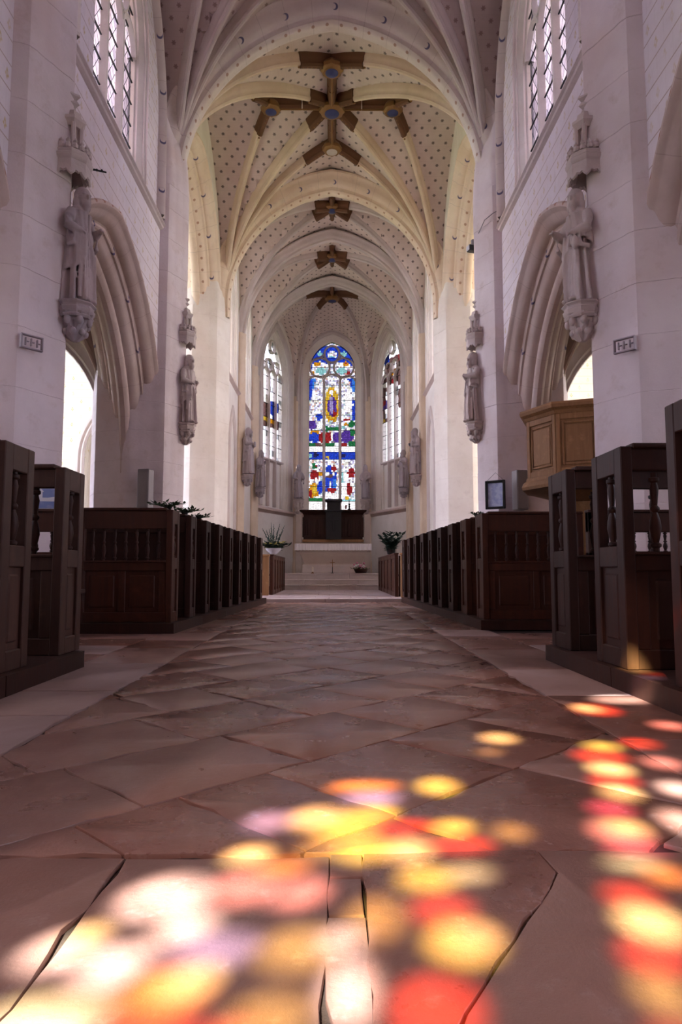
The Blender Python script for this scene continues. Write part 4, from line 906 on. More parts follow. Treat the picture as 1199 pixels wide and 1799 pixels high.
# ================================================================= STATUES
def remesh(mb, vox):
    me = mb.mesh('tmp', M_STAT); o = bpy.data.objects.new('tmp', me); COL.objects.link(o)
    m = o.modifiers.new('r', 'REMESH'); m.mode = 'VOXEL'; m.voxel_size = vox; m.use_smooth_shade = True
    q = o.modifiers.new('s', 'SMOOTH'); q.factor = .4; q.iterations = 2
    dg = bpy.context.evaluated_depsgraph_get(); r = bpy.data.meshes.new_from_object(o.evaluated_get(dg), depsgraph=dg)
    bpy.data.objects.remove(o); r.shade_smooth(); return r
def statue_mesh(seed, lh, rh, turn=0.0, beard=True, hood=False, item=None, cloak=True, H=1.15, vox=.008, wd=.80):
    """standing robed figure facing -Y, feet at z=0; lh / rh are hand positions"""
    rnd = random.Random(seed); k = H / 1.2; mb = MB(); n = 56; side = rnd.choice((-1, 1)); lean = rnd.uniform(-.03, .03); ph = rnd.random() * 6
    lev = [(0, .175, .145, .020), (.06, .172, .142, .022), (.2, .165, .135, .022), (.35, .162, .132, .020), (.5, .163, .130, .016), (.62, .158, .124, .012), (.70, .142, .112, .006), (.78, .150, .115, .006), (.88, .168, .116, .005), (.95, .165, .100, .003), (.99, .125, .082, 0), (1.015, .07, .06, 0), (1.04, .048, .05, 0), (1.09, .045, .047, 0)]
    P = []
    for z, a, b, f in lev:
        sw = lean * sin(z / 1.1 * PI) * 1.6; row = []
        for i in range(n):
            t = 2 * PI * i / n; m = f * 2.1 * (sin(8 * t + ph + z * 1.6) + .6 * sin(13 * t + z * 3.0 + ph * 2)) + .02 * (1 if z < .6 else 0) * cos(t + PI / 2 + .5 * side); row.append((sw + (a + m) * cos(t), (b + m) * sin(t), z))
        P.append(row)
    mb.grid(P, cv=True); mb.add(P[0], [tuple(range(n))]); mb.add(P[-1], [tuple(range(n))])
    hx = lean * .2; R = Matrix.Rotation(turn, 3, 'Z'); hc = Vector((hx, -.015, 1.125))
    HS = 1.2
    def he(c, r, nn=16, mm=12): mb.ell(hc + Vector((0, -.03, -.012)) + R @ Vector(c) * HS, tuple(q * HS for q in r), nn, mm, R)
    he((0, 0, 0), (.064, .076, .090)); he((0, -.022, -.045), (.047, .055, .05))
    he((0, -.080, -.012), (.012, .020, .022)); he((-.027, -.066, .012), (.016, .012, .008)); he((.027, -.066, .012), (.016, .012, .008)); he((0, -.07, -.045), (.02, .01, .007)); he((-.066, .0, -.01), (.012, .018, .025)); he((.066, .0, -.01), (.012, .018, .025))
    he((0, .018, .018), (.074, .075, .085))
    for sx in (-1, 1): he((sx * .058, .02, -.05), (.026, .04, .06))
    if beard: he((0, -.055, -.085), (.042, .036, .062)); he((0, -.062, -.125), (.026, .026, .045))
    if hood: he((0, .03, .02), (.088, .085, .10)); he((-.06, .0, -.07), (.035, .05, .07)); he((.06, .0, -.07), (.035, .05, .07))
    for sx, hd in ((-1, lh), (1, rh)):
        S = Vector((sx * .150, 0, .925)); Hd = Vector(hd); E = (S + Hd) / 2 + Vector((sx * .085, .035, -.075))
        pts = [S, S.lerp(E, .5) + Vector((sx * .012, 0, 0)), E, E.lerp(Hd, .5), Hd]
        mb.tube(pts, [.058, .060, .060, .050, .032], 12)
        mb.tube([E, E.lerp(Hd, .6), E.lerp(Hd, .55) + Vector((0, 0, -.16)), E + Vector((0, .02, -.2))], [.040, .040, .030, .022], 10)   # hanging sleeve
        d = (Hd - E).normalized(); mb.ell(Hd + d * .02, (.028, .03, .034)); pr = d.cross(Vector((0, 0, 1))).normalized()
        for q in range(4): b0 = Hd + d * .03 + pr * (q - 1.5) * .015; mb.tube([b0, b0 + d * .035 + Vector((0, 0, -.006)), b0 + d * (.055 - abs(q - 1.3) * .006) + Vector((0, 0, -.022))], [.0085, .008, .006], 6)
        b0 = Hd + d * .005 + Vector((0, 0, .02)); mb.tube([b0, b0 + d * .02 + Vector((0, 0, .022)) - pr * sx * .01], [.009, .007], 6)
    if cloak:   # mantle folds swept from the shoulder over the belly, and a hem hanging at one side
        P = []; m = 44
        for lay in (0, 1):
            for jj in range(9):
                q = jj / 8 if lay == 0 else 1 - jj / 8; row = []
                for i in range(m):
                    t = -PI * .98 + PI * 1.96 * i / (m - 1) + PI / 2; fr_ = .5 + .5 * cos(t - (-PI / 2) + side * 1.0)
                    zb_ = .30 + .36 * fr_; z = .94 + (zb_ - .94) * q; w_ = .158 - .02 * sin(min(1, q * 1.3) * PI)
                    rip = .014 * sin(7 * t + side * z * 14 + ph) * q + .006 * sin(15 * t + z * 20)
                    e = (.016 if lay == 0 else -.012) + .012 * q; row.append(((w_ + e + rip) * cos(t), (w_ * .76 + e + rip) * sin(t), z))
                P.append(row)
        mb.grid(P, cu=True); mb.add([r_[0] for r_ in P], [tuple(range(18))]); mb.add([r_[-1] for r_ in P], [tuple(range(18))])
        for j in range(4): x = side * (.15 - j * .02); mb.tube([(x, -.075 - j * .022, .72), (x + side * .015, -.09 - j * .022, .48), (x + side * .005, -.085 - j * .022, .22 + .06 * j)], [.02, .026, .014], 7)
    for j in range(7):
        x = -.13 + j * .043; y0 = -.128 * sq(1 - (x / .2) ** 2); mb.tube([(x * .8, y0 * .95 - .01, .56 + .03 * (j % 2)), (x, y0 - .022, .32), (x * 1.08, y0 - .028, .03)], [.010, .017, .020], 7)
    for sx in (-1, 1): mb.ell((sx * .07, -.15, .022), (.038, .075, .028), 12, 8)
    if item == 'book': c = Vector(rh) + Vector((-.02, -.03, .05)); mb.box(c.x - .055, c.x + .055, c.y - .022, c.y + .022, c.z - .07, c.z + .07, .01)
    if item == 'staff': c = Vector(lh); mb.tube([(c.x, c.y - .03, .0), (c.x, c.y - .03, 1.1)], .013, 8)
    if item == 'cup': c = Vector(rh); mb.lathe([(.03, 0), (.012, .03), (.012, .06), (.035, .09), (.04, .14)], 12, (c.x, c.y - .04, c.z - .02))
    if item == 'bag': c = Vector(rh); mb.ell((c.x + .01, c.y, c.z - .12), (.05, .045, .07)); mb.tube([(c.x, c.y, c.z), (c.x + .01, c.y, c.z - .08)], .01, 6)
    mb.v = [(x * k * wd, y * k * .9, z * k) if z < 1.0 else (hx + (x - hx) * k * (.5 + .5 * wd), y * k * .95, z * k) for x, y, z in mb.v]; return remesh(mb, vox)
def console(name, loc, label, r=.17, mat=M_STAT, lobes=7, rz=0.0, depth=.36):
    t = thing(name, label, 'console', loc, rz)
    mb = MB(); mb.lathe([(r * .92, -.15), (r * 1.0, -.13), (r * .94, -.115), (r * 1.02, -.09), (r * 1.06, -.06), (r * .97, -.045), (r * 1.0, -.03), (r * 1.12, -.012), (r * 1.12, 0), (r * 1.05, .003)], 8, a0=PI / 8); mb.build('slab', mat, t, .5)
    mb = MB(); mb.lathe([(.03, -depth), (r * .35, -depth * .93), (r * .62, -depth * .8), (r * .55, -depth * .66), (r * .78, -depth * .5), (r * .70, -depth * .40), (r * .9, -.105)], 42, mod=lambda t_, z: 1 + .16 * cos(lobes * t_ + (3 if z < -depth * .7 else 0)) + .07 * cos(lobes * 2 * t_ + z * 40))
    for i in range(lobes): a = 2 * PI * i / lobes; mb.ell((r * .78 * cos(a), r * .78 * sin(a), -depth * .50), (.034, .034, .045), 8, 6); mb.ell((r * .55 * cos(a + .4), r * .55 * sin(a + .4), -depth * .78), (.034, .034, .035), 8, 6)
    mb.build('carved_foliage', mat, t, .8); return t
PIN = {}
def canopy(loc, label, r=.19, mat=M_STAT2, tall=.3):
    t = thing('statue_canopy', label, 'canopy', loc, 0); n = 8
    mb = MB(); mb.lathe([(r * .55, .20), (r * .9, .02), (r * .96, .0), (r, .03), (r, .12), (r * 1.08, .145), (r * 1.10, .175), (r * 1.02, .19), (r * 1.05, .215), (r * .95, .24), (r * .8, .245)], n, a0=PI / 8)
    mb.build('canopy_ring', mat, t, .4)
    m = 80; rows = [[], [], [], []]
    for j in range(m + 1):
        a = 2 * PI * j / m + PI / 8; f = (j * n / m) % 1.0; lob = abs(sin(f * PI * 3)) * .022 + .055 * (1 - abs(sin(f * PI))) ** 2; R_ = r * (.97 if f in (0,) else cos(PI / n) / cos((f - .5) * 2 * PI / n) * .985)
        z0 = .015 - lob; c, s_ = cos(a), sin(a)
        for q, (dr, z) in enumerate(((0, .10), (.008, z0 + .012), (-.006, z0), (-.03, z0 + .02))): rows[q].append(((R_ + dr) * c, (R_ + dr) * s_, z))
    mb = MB(); mb.grid(rows); mb.build('scalloped_rim', mat, t, .7)
    if 'p' not in PIN: q = MB(); q.lathe([(.026, 0), (.030, .03), (.014, .055), (.024, .07), (.004, .10)], 6); PIN['p'] = q.mesh('pinnacle', mat, .6)
    for i in range(2 * n): b = 2 * PI * (i + .5) / (2 * n); link('pinnacle', PIN['p'], t, (r * .88 * cos(b), r * .88 * sin(b), .235))
    mb = MB(); mb.lathe([(r * .30, .24), (r * .30, .24 + tall)], 8); 
    for i in range(6): a = 2 * PI * i / 6; mb.tube([(r * .48 * cos(a), r * .48 * sin(a), .24), (r * .48 * cos(a), r * .48 * sin(a), .25 + tall)], .024, 6)
    mb.lathe([(r * .62, .24), (r * .62, .28), (r * .5, .29)], 8); z = .24 + tall
    mb.lathe([(r * .55, z - .03), (r * .60, z), (r * .72, z + .03), (r * .72, z + .06), (r * .5, z + .08), (r * .42, z + .14), (r * .18, z + .17)], 6); mb.build('turret', mat, t, .4)
    mb = MB(); mb.lathe([(.028, z + .14), (.022, z + .20), (.055, z + .235), (.04, z + .26), (.03, z + .28), (.06, z + .315), (.05, z + .34), (.012, z + .36)], 8, mod=lambda a, q: 1 + .25 * cos(4 * a)); mb.build('finial', mat, t, .6)
    return t
def statue(loc, rz, label, group=None, mat=M_STAT, **kw):
    me = statue_mesh(**kw); me.materials.clear(); me.materials.append(mat); o = link('statue', me, None, loc, rz, label=label, category='statue')
    if group: o['group'] = group
    return o
r90 = PI / 2
statue((-2.46, 6.44, 3.17), r90 - .25, 'bearded grey stone saint in a belted robe, hand on hip, near pier', seed=1, lh=(-.15, -.10, .72), rh=(.17, -.17, .80), turn=-.45, mat=M_STAT, H=1.15)
console('console', (-2.46, 6.44, 3.16), 'leafy console carrying the bearded saint on the near pier')
canopy((-2.55, 6.42, 4.42), 'tall spired stone canopy above the bearded near saint', .19, M_CANO)
statue((2.46, 6.44, 3.19), -r90 + .35, 'cloaked stone saint stretching out a hand, on the near pier by the pulpit', seed=2, lh=(-.19, -.22, .78), rh=(.10, -.15, .72), turn=.45, item='bag', mat=M_STAT2, H=1.15)
console('console', (2.46, 6.44, 3.18), 'curled leaf console carrying the cloaked saint on the near pier by the pulpit', mat=M_STAT2)
canopy((2.55, 6.42, 4.45), 'tall spired stone canopy above the cloaked near saint', .19, M_CANO)
statue((-2.50, 11.65, 3.13), r90 - .4, 'stone saint with folded mantle on the crossing pier opposite the pulpit', seed=3, lh=(-.12, -.15, .70), rh=(.12, -.15, .74), turn=-.3, mat=M_STAT2, H=1.19)
console('console', (-2.52, 11.65, 3.12), 'carved console under the mantled saint on the crossing pier', mat=M_STAT2)
canopy((-2.56, 11.65, 4.52), 'spired stone canopy with pinnacles above the mantled saint', .19, M_CANO, .26)
statue((2.50, 11.65, 3.17), -r90 + .3, 'hooded stone saint with joined hands above the framed picture', seed=4, lh=(-.05, -.19, .82), rh=(.05, -.19, .80), turn=.3, hood=True, mat=M_STAT2, H=1.2)
console('console', (2.52, 11.65, 3.16), 'carved console under the hooded saint with joined hands', mat=M_STAT2)
canopy((2.56, 11.65, 4.50), 'spired stone canopy above the hooded saint, below the black floodlight', .19, M_CANO, .26)
for s, sd in ((-1, 'plain'), (1, 'niche')):
    for (x, y, rz, nm, sk, H) in ((2.50, 20.0, 1.2, 'chancel entrance', 5, 1.36), (2.46, 23.2, 1.0, 'apse edge', 6, 1.26), (1.30, 26.2, .5, 'east window', 7, 1.3)):
        pose = {5: dict(lh=(-.10, -.17, .80), rh=(.12, -.16, .74), item='book'), 6: dict(lh=(-.12, -.17, .72), rh=(.08, -.18, .84), item='staff' if s < 0 else None), 7: dict(lh=(-.17, -.14, .70), rh=(.17, -.14, .70), item='cup' if s > 0 else 'book')}[sk]
        z = 3.42 if sk < 7 else 3.35; zs = z + .022; dsc = {5: 'saint holding a book', 6: 'slim draped saint', 7: 'broad draped saint'}[sk]
        statue((s * x, y, zs), -s * rz, 'grey stone %s by the %s, %s' % (dsc, nm, 'opposite the pulpit' if s < 0 else 'pulpit side'), seed=sk * 3 + s, turn=0, hood=sk == 6 and s > 0, mat=M_STAT, H=H, vox=.016, **pose)
        console('console', (s * x, y, z), 'stone console under the %s by the %s, %s' % (dsc, nm, 'opposite the pulpit' if s < 0 else 'pulpit side'), .17 if sk < 7 else .22, M_STAT if sk < 7 else M_STAT2, depth=.34 if sk < 7 else .6)

# ================================================================= FURNISHINGS
# pulpit: honey oak octagon between the first and second right piers
PX, PY = 3.42, 9.15; t = thing('pulpit', 'honey brown panelled oak pulpit raised under the arch between two piers', 'pulpit', (PX, PY, 0)); r = .78
O8 = lambda rr, z: [(rr * cos(PI / 4 * i), rr * sin(PI / 4 * i), z) for i in range(8)]
mb = MB(); mb.lathe([(r - .06, 1.78), (r - .06, 2.66)], 8); mb.build('drum', M_PULP, t, 0)
mb = MB(); mb.lathe([(r - .06, 2.60), (r - .02, 2.62), (r, 2.66), (r + .05, 2.69), (r + .06, 2.73), (r + .05, 2.76), (r - .06, 2.76), (r - .10, 2.70)], 8); mb.build('top_moulding', M_PULP, t, .3)
mb = MB(); mb.lathe([(r - .05, 1.86), (r - .02, 1.84), (r - .01, 1.80), (r + .03, 1.77), (r + .05, 1.72), (r + .04, 1.68), (r - .05, 1.66), (r - .25, 1.60), (.25, 1.52), (.18, 1.2), (.15, 0)], 8); mb.build('base_moulding', M_PULP, t, .3)
for i in range(8):
    a = PI / 4 * (i + .5); m = Matrix.Rotation(a, 3, 'Z'); hw = (r - .05) * sin(PI / 8); ap = (r - .055) * cos(PI / 8)
    fb = MB()
    for y0, y1, z0, z1 in ((-hw, -hw + .055, 1.84, 2.64), (hw - .055, hw, 1.84, 2.64), (-hw + .055, hw - .055, 1.84, 1.92), (-hw + .055, hw - .055, 2.54, 2.64)): fb.box(ap - .005, ap + .022, y0, y1, z0, z1, .006)
    for y0, y1, z0, z1 in ((-hw + .075, -hw + .10, 1.95, 2.51), (hw - .10, hw - .075, 1.95, 2.51), (-hw + .10, hw - .10, 1.95, 1.975), (-hw + .10, hw - .10, 2.485, 2.51)): fb.box(ap, ap + .016, y0, y1, z0, z1, .007)
    fb.v = [tuple(m @ Vector(p)) for p in fb.v]; o = fb.build('panel_frame', M_PULP, t, 0)
    pb = MB(); pb.box(ap - .004, ap + .010, -hw + .115, hw - .115, 1.99, 2.47, .012); pb.v = [tuple(m @ Vector(p)) for p in pb.v]; pb.build('raised_panel', M_PULP, o, 0)
mb = MB(); mb.lathe([(.16, 0), (.22, .03), (.22, .1), (.15, .16)], 8); mb.build('foot', M_PULP, t, 0)
# column loudspeakers on the second piers
for s, sd, x, y in ((-1, 'left', 2.97, 10.90), (1, 'right', 3.06, 10.95)):
    t = thing('loudspeaker', 'slim grey column loudspeaker on the crossing pier %s' % ('opposite the pulpit' if s < 0 else 'between pulpit and framed picture'), 'loudspeaker', (s * x, y, 1.58), s * .25)
    mb = MB(); mb.box(-.10, .10, -.10, .08, 0, .64, .012); mb.build('case', M_GREY, t, 0); mb = MB(); mb.box(-.085, .085, -.106, -.098, .03, .61, .004); mb.build('grille', M_GREY, t, 0)
    mb = MB(); mb.tube([(0, .08, .3), (0, .22, .3)], .02, 8); mb.build('bracket', M_IRON, t)
# framed picture hung from a cord on the second right pier
t = thing('framed_picture', 'dark framed picture under glass hanging low on the crossing pier', 'picture', (2.68, 11.02, 1.60), -r90 + .95)
mb = MB()
for x0, x1, z0, z1 in ((-.17, -.13, 0, .47), (.13, .17, 0, .47), (-.13, .13, 0, .04), (-.13, .13, .43, .47)): mb.box(x0, x1, -.025, .01, z0, z1, .006)
mb.build('frame', M_BLACK, t, 0)
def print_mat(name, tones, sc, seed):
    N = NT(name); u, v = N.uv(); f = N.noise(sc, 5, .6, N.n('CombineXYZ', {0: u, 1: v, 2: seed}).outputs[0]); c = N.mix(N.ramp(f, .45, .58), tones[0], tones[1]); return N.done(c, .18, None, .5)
mb = MB(); c = [(-.135, .035), (.135, .035), (.135, .435), (-.135, .435)]; mb.add([(x, -.005, z) for x, z in c], [(0, 1, 2, 3)], c); mb.build('print', print_mat('print_with_reflection', ((.42, .50, .80), (.62, .70, .92)), 9, 1.0), t, 0)  # faint print with the glass's pale blue reflection painted into its colour
mb = MB(); mb.tube([(-.14, .0, .47), (0, .02, .60), (.14, .0, .47)], .003, 5); mb.build('hanging_cord', M_IRON, t)
# landscape print standing on the left bench
t = thing('print_panel', 'pale blue landscape print of a chapel standing on a bench back', 'print', (-2.05, 5.125, 1.062)); 
mb = MB(); mb.box(-.27, .15, -.004, .012, 0, .22, .002); mb.build('board', M_CERAM, t, 0)
mb = MB(); c = [(-.265, .005), (.145, .005), (.145, .215), (-.265, .215)]; mb.add([(x, -.0055, z) for x, z in c], [(0, 1, 2, 3)], c); mb.build('landscape', print_mat('sky_print', ((.16, .21, .42), (.28, .30, .46)), 6, 4.0), t, 0)
mb = MB()
for pts in ([(-.18, .085), (-.10, .085), (-.10, .13), (-.18, .13)], [(-.19, .13), (-.09, .13), (-.14, .18)], [(-.265, .06), (.145, .055), (.145, .085), (.05, .10), (-.06, .085), (-.265, .09)], [(-.13, .13), (-.12, .13), (-.12, .2), (-.13, .2)]): mb.add([(x, -.0062, z) for x, z in pts], [tuple(range(len(pts)))], pts)
mb.build('chapel_motif', M_CERAM, t, 0)
# black floodlight with its cable on the second right pier
t = thing('floodlight', 'small black floodlight fixed high on the crossing pier', 'lamp', (2.56, 11.85, 6.40), .3)
mb = MB(); mb.box(-.10, .06, -.06, .06, -.06, .05, .01); mb.build('housing', M_BLACK, t, 0); mb = MB(); mb.box(-.03, .05, -.03, .03, .05, .17, .01); mb.build('mount', M_GREY, t, 0); mb = MB(); mb.box(-.108, -.098, -.05, .05, -.05, .04, .002); mb.build('lens', M_CERAM, t, 0)
mb = MB(); mb.tube([(2.58, 11.8, 6.52), (2.60, 11.4, 6.53), (2.64, 11.25, 6.62), (2.75, 11.1, 6.66), (2.87, 11.02, 6.70)], .008, 6); o = mb.build('cable', M_GREY, None, .8, label='thin grey cable running from the black floodlight to the clerestory ledge', category='cable')
mb = MB(); mb.tube([(2.88, 7.75, 8.0), (2.875, 7.6, 7.62), (2.80, 7.2, 7.7), (2.60, 6.7, 7.95), (2.56, 6.4, 8.3)], .011, 6); mb.build('cable', M_IRON, None, .8, label='dark cable drooping across the near pier by the pulpit above the canopy', category='cable')
t = thing('wall_bracket', 'thin rusty iron rod sticking out beside the near spired canopy', 'bracket', (-2.38, 6.55, 4.60)); mb = MB(); mb.tube([(-.12, 0, .02), (.02, 0, .005), (.13, .02, -.01)], [.012, .01, .008], 6)
for i in range(4): mb.ell((-.06 + .05 * i, 0, .012 - .005 * i), (.012, .014, .014), 6, 4)
mb.build('rod', M_IRON, t)
# carved inscription squares on the first piers
for s, sd in ((-1, 'left'), (1, 'right')):
    t = thing('wall_plaque', 'small worn inscribed square in the near pier below the %s saint' % ('bearded' if s < 0 else 'cloaked'), 'plaque', (s * 2.66, 5.98, 2.57), s * (PI / 2 - .62) * -1 if False else (-.62 if s > 0 else .62) + (0 if s else 0))
    t.rotation_euler = (0, 0, -s * (PI / 2 - .72)); mb = MB()
    for x0, x1, z0, z1 in ((-.10, .10, 0, .012), (-.10, .10, .118, .13), (-.10, -.088, 0, .13), (.088, .10, 0, .13)): mb.box(x0, x1, -.006, .03, z0, z1, .002)
    mb.build('rim', M_STAT, t, 0); mb = MB()
    for x in (-.055, -.005, .05): mb.box(x - .005, x + .005, -.003, .02, .03, .10, .002); mb.box(x, x + .03, -.003, .02, .062, .07, .002)
    mb.build('worn_marks', M_STAT, t, 0)
# choir screens
for s, sd, y0, y1 in ((-1, 'left', 15.5, 19.3), (1, 'right', 14.3, 19.3)):
    t = thing('choir_screen', 'low dark oak choir screen with posts, %s' % ('the bowl of yellow flowers on its end' if s < 0 else 'the dark leafy potted plant on its rail'), 'screen', (s * 1.36, y0, .062)); L = y1 - y0; n = 5
    mb = MB(); mb.box(-.035, .035, 0, L, .80, .88); mb.box(-.05, .05, 0, L, .88, .91); mb.box(-.03, .03, 0, L, 0, .10); mb.build('rail', M_WOOD2, t, 0)
    for k in range(n + 1): mb = MB(); mb.box(-.04, .04, L * k / n - .04, L * k / n + .04, 0, .88, .008); mb.build('post', M_WOOD2, t, 0)
    for k in range(n): mb = MB(); mb.box(-.012, .012, L * k / n + .04, L * (k + 1) / n - .04, .10, .80); mb.box(-.022, .022, L * k / n + .1, L * (k + 1) / n - .1, .16, .74, .015); mb.build('panel', M_WOOD2, t, 0)
    t = thing('choir_stall', 'dark oak choir stall behind the choir screen with the %s' % ('yellow flowers' if s < 0 else 'potted plant'), 'stall', (s * 1.75, y0 + .1, .062))
    mb = MB(); mb.box(-.33, .33, 0, .05, 0, .86, .006); mb.build('end_panel', M_WOOD, t, 0); mb = MB(); mb.box(-.3, .3, .05, 1.8, .42, .46); mb.build('seat', M_WOOD, t, 0); mb = MB(); mb.box(s * .28, s * .33, .05, 1.8, 0, .86); mb.build('back', M_WOOD, t, 0)
t = thing('gate_post', 'light oak post with a square cap at the choir entrance beside the yellow flowers', 'post', (-1.47, 15.1, .062)); mb = MB(); mb.box(-.09, .09, -.05, .05, 0, .86, .008); mb.build('shaft', M_PULP, t, 0); mb = MB(); mb.box(-.11, .11, -.07, .07, .86, .90, .008); mb.build('cap', M_PULP, t, 0)
t = thing('gate_post', 'light oak post with a square cap at the choir entrance before the potted plant', 'post', (1.47, 13.9, .062)); mb = MB(); mb.box(-.06, .06, -.05, .05, 0, .86, .008); mb.build('shaft', M_PULP, t, 0); mb = MB(); mb.box(-.08, .08, -.07, .07, .86, .90, .008); mb.build('cap', M_PULP, t, 0)
# altar steps
ST = thing('altar_steps', 'pale worn stone steps leading up to the altar platform', 'steps')
for i, (y, z0, z1, hw) in enumerate(((19.62, .045, .20, 1.55), (20.02, .20, .35, 1.5), (20.36, .35, .52, 1.45))):
    x = -hw
    while x < hw - .05:
        L = random.uniform(.6, 1.0); e = min(x + L, hw)
        if hw - e < .25: e = hw
        mb = MB(); mb.box(x + .003, e - .003, y, y + .45 if i < 2 else 22.6, z0, z1 - .03, .006); mb.box(x + .003, e - .003, y - .025, y + .45 if i < 2 else 22.6, z1 - .03, z1, .008); mb.build('step_stone', M_STEP, ST, 0); x = e
t = thing('altar', 'pale stone altar table with a sloping carved front below the east window', 'altar', (0.04, 21.2, .52))
mb = MB(); n = 20; mb.box(-1.17, 1.17, -.32, .55, .68, .90, .015); mb.build('table_slab', M_ALTAR, t, 0)
mb = MB(); pr = [(-.28, .68, 1.05), (-.26, .60, 1.02), (-.16, .42, .92), (-.10, .30, .88), (-.10, .26, .92)]
mb.grid([[(-w_, y, z), (w_, y, z), (w_, .5, z), (-w_, .5, z)] for y, z, w_ in pr], cv=True); mb.build('sloping_front', M_ALTAR, t, 0)
mb = MB(); mb.box(-.95, .95, -.14, .5, 0, .27, .02); mb.build('plinth', M_STEP, t, 0)
mb = MB(); P = []
for i in range(141): x = -1.18 + 2.36 * i / 140; d = .010 * sin(i * 1.1) + .006 * sin(i * 2.7); P.append([(x, .5, .903), (x, -.31, .905), (x, -.335 + d * .3, .895), (x, -.338 + d, .80), (x, -.338 + d * 1.2, .70 + .012 * abs(sin(i * .5)))])
mb.grid(P); mb.build('lace_cloth', M_WHITE, t, .8)
t = thing('altar_cross', 'small dark cross on a stem before the altar plinth', 'cross', (0.02, 20.75, .52)); mb = MB(); mb.lathe([(.05, 0), (.05, .015), (.012, .03), (.010, .2)], 10); mb.build('foot', M_IRON, t); mb = MB(); mb.box(-.008, .008, -.008, .008, .18, .42, .003); mb.box(-.07, .07, -.008, .008, .32, .336, .003); mb.build('cross', M_GOLD, t, 0)
t = thing('candle', 'short white candle in a holder standing before the altar front on the step', 'candle', (-.58, 20.75, .52)); mb = MB(); mb.lathe([(.05, 0), (.05, .02), (.02, .03), (.03, .05)], 12); mb.build('holder', M_GOLD, t); mb = MB(); mb.lathe([(.026, .05), (.026, .20), (.01, .205)], 12); mb.build('wax', M_PAPER, t)
# retable behind the altar
t = thing('retable', 'dark carved oak retable with a central tabernacle under the east window', 'retable', (0.04, 24.45, .50))
mb = MB(); mb.box(-1.16, 1.16, 0, .4, 0, 1.12, .01); mb.build('stone_base', M_ALTAR, t, 0)
mb = MB(); mb.box(-1.06, 1.06, -.02, .12, 1.22, 2.16, .008); mb.build('back_board', M_WOOD, t, 0)
mb = MB(); mb.grid([[(x * (1.06 + d), -.03 - d, 2.10 + z) for x in (-1, 1)] for d, z in ((0, 0), (.03, .03), (.04, .06), (.10, .09), (.14, .13), (.14, .17), (0, .19))]); mb.build('cornice', M_WOOD, t, .3)
mb = MB(); mb.box(-1.1, 1.1, -.06, .12, 1.12, 1.22, .01); mb.build('predella', M_PULP, t, 0)
for k in range(6):
    x = -.95 + k * .38 - (.0 if k < 3 else 0); mb = MB(); mb.box(x - .15, x + .15, -.035, -.01, 1.30, 2.02, .01); mb.lathe([(.01, -.0), (.05, .02), (.06, .2), (.045, .38), (.05, .46), (.03, .52), (.035, .57), (.01, .62)], 10, (x, -.045, 1.34)); mb.build('relief_panel', M_WOOD, t, .5)
for s in (-1, 1): mb = MB(); mb.box(s * 1.12, s * 1.34, -.06, .3, 0, 2.12, .012); mb.build('stone_pilaster', M_ALTAR, t, 0)
mb = MB(); mb.box(-.26, .30, -.22, .1, 1.22, 2.20, .01); mb.box(-.30, .34, -.26, .12, 2.20, 2.26, .01); mb.box(-.22, .26, -.16, .1, 2.26, 2.56, .01); mb.box(-.29, .33, -.24, .12, 2.56, 2.66, .02); mb.build('tabernacle', M_BLACK, t, 0)
mb = MB(); mb.box(-.02, .06, -.30, -.24, 1.5, 2.1, .01); mb.box(-.14, .18, -.30, -.24, 1.86, 1.93, .01); mb.build('tabernacle_cross', M_IRON, t, 0)
t = thing('candlestick', 'small dark candlestick standing on top of the retable', 'candlestick', (.62, 24.4, 2.79)); mb = MB(); mb.lathe([(.06, 0), (.06, .02), (.02, .05), (.03, .1), (.018, .16), (.045, .2), (.012, .22), (.012, .34)], 12); mb.build('stem', M_BLACK, t)
# piscina niche in the right apse wall
fr, LEN = apse_frame(2); mb = MB()
for o in (0, .09): sweep_arch(mb, [(.07 - o, -.06 + o * .3), (.05 - o, -.09 + o * .3), (.02 - o, -.08 + o * .3), (0 - o, -.04 + o * .3)], .36 , .40, 1.30, .9, lambda h, z, b: fr(2.5 + h, z, b), 8)
mb.build('piscina_arch', M_RIBP, APSE)
# plants and flowers
def leafy(name, root, n, spread, hgt, mat, rnd, curve=.3, lw=.022, blades=True):
    for i in range(n):
        a = 2 * PI * i / n + rnd.uniform(-.3, .3); out = spread * rnd.uniform(.4, 1); hh = hgt * rnd.uniform(.7, 1.05); mb = MB(); pts = []
        for j in range(6): t = j / 5; pts.append(Vector((cos(a) * out * t ** 1.3, sin(a) * out * t ** 1.3, hh * (t - curve * t * t))))
        mb.tube(pts, [.006] * 5 + [.003], 5)
        for j in range(1, 6):
            for sd in (-1, 1):
                b = a + sd * 1.1 + rnd.uniform(-.4, .4); L = lw * rnd.uniform(3, 5); p = pts[j]; d = Vector((cos(b), sin(b), rnd.uniform(-.2, .7))).normalized() * L; w_ = d.cross(Vector((0, 0, 1))).normalized() * lw
                mb.add([p, p + d * .45 + w_, p + d, p + d * .45 - w_], [(0, 1, 2, 3)])
        mb.build(name, mat, root, 0)
rnd = random.Random(5)
t = thing('flower_arrangement', 'white bowl of tall green spikes with yellow flowers on the choir screen', 'flowers', (-1.30, 15.35, .975))
mb = MB(); mb.lathe([(.07, 0), (.09, .02), (.17, .09), (.19, .13), (.175, .13), (.10, .06)], 24); mb.build('bowl', M_CERAM, t)
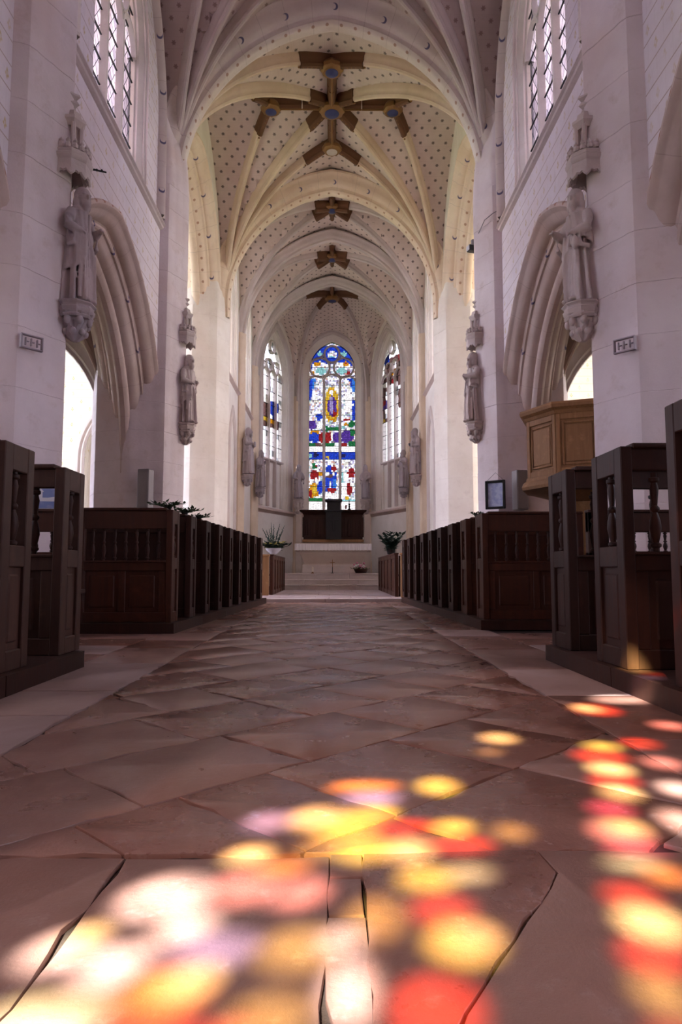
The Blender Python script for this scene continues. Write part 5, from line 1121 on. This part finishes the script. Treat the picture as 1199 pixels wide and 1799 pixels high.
for i in range(8):
    a = -.62 + 1.24 * i / 7 + rnd.uniform(-.08, .08); L = .60 * rnd.uniform(.75, 1.05); y = rnd.uniform(-.12, .12); mb = MB(); e = Vector((sin(a) * L * .8, y, .10 + cos(a) * L)); b0 = Vector((0, 0, .08)); mb.tube([b0, b0.lerp(e, .5), e], [.008, .007, .004], 6)
    for j in range(9): p = b0.lerp(e, .45 + .055 * j); mb.ell(p + Vector((rnd.uniform(-.012, .012), -.01, 0)), (.016 - .001 * j, .016, .026 - .002 * j), 6, 5)
    mb.build('flower_spike', M_LEAF2, t, .8)
root = t; leafy('leaf_stem', root, 34, .34, .38, M_LEAF2, rnd, .35, .034)
for i in range(16): a = rnd.random() * 6.28; q = rnd.uniform(.05, .24); mb = MB(); c = (cos(a) * q, sin(a) * q - .03, .18 + rnd.uniform(-.03, .10)); [mb.ell((c[0] + .02 * cos(k * 1.26), c[1] + .02 * sin(k * 1.26), c[2]), (.018, .018, .010), 6, 4) for k in range(5)]; mb.build('flower', M_YEL, t)
t = thing('potted_plant', 'dark green leafy plant in a pot on the choir screen rail', 'plant', (1.36, 15.6, .975)); mb = MB(); mb.lathe([(.08, 0), (.11, .14), (.12, .15), (.10, .15)], 16); mb.build('pot', M_BLACK, t); leafy('leaf_stem', t, 26, .26, .62, M_LEAF2, rnd, .3, .045)
t = thing('flower_basket', 'low basket of pink flowers on the altar step', 'flowers', (.88, 20.66, .535)); mb = MB(); mb.lathe([(.16, 0), (.22, .13), (.20, .13)], 16, mod=lambda a, z: 1 + .02 * cos(16 * a)); mb.build('basket', M_WOOD, t)
for i in range(22): a = rnd.random() * 6.28; q = rnd.uniform(0, .25); mb = MB(); mb.ell((cos(a) * q, sin(a) * q * .7, .20 + rnd.uniform(-.05, .12)), (.035, .035, .026), 7, 5); mb.build('flower', M_PINK if i % 3 else M_WHITE, t)
leafy('leaf_stem', t, 10, .3, .22, M_LEAF, rnd, .4, .03)
for i, (x, y, lab) in enumerate(((-1.66, 6.95, 'green sprig laid on the first pew before the crossing, opposite the pulpit'), (-1.62, 7.55, 'green sprig laid on the second pew before the crossing, opposite the pulpit'), (-1.60, 8.25, 'small green sprig on the third pew before the crossing, opposite the pulpit'))):
    t = thing('greenery_sprig', lab, 'plant', (x, y + .045, 1.222)); mb = MB(); mb.lathe([(.03, 0), (.045, .05), (.035, .055)], 10); mb.build('holder', M_BLACK, t); leafy('leaf_stem', t, 11 - 2 * i, .20, .16 - .03 * i, M_LEAF, rnd, .55, .016)
t = thing('greenery_sprig', 'tiny green sprig on the second pew before the crossing, pulpit side', 'plant', (1.70, 7.875, 1.222)); mb = MB(); mb.lathe([(.02, 0), (.03, .03)], 8); mb.build('holder', M_BLACK, t); leafy('leaf_stem', t, 6, .08, .08, M_LEAF, rnd, .4, .012)
# side chapel altar seen through the left arcade
t = thing('side_altar', 'dark side altar with a white cloth in the transept chapel', 'altar', (-6.0, 18.1, 0)); mb = MB(); mb.box(-.5, .9, 0, .45, 0, 2.78, .01); mb.build('altar_body', plain('dark_blue_grey_paint', (.035, .035, .055), .6), t, 0); mb = MB(); mb.box(-.52, .92, -.02, .47, 2.78, 2.90, .01); mb.build('altar_cloth', M_WHITE, t, 0); mb = MB(); mb.box(-.45, .85, .2, .45, 2.90, 3.02, .01); mb.build('gradine', M_PULP, t, 0)
t = thing('chapel_cross', 'slender standing cross on the side altar in the transept chapel', 'cross', (-6.19, 18.3, 3.02)); mb = MB(); mb.lathe([(.16, 0), (.15, .04), (.05, .2), (.02, .26)], 12); mb.build('foot', M_ALTAR, t); mb = MB(); mb.box(-.012, .012, -.012, .012, .25, .72, .003); mb.box(-.09, .09, -.012, .012, .56, .585, .003); mb.build('cross', M_IRON, t, 0)
print('STONES', NST[0], 'SIZE', sum(len(o.data.polygons) for o in bpy.data.objects if o.type == 'MESH'))
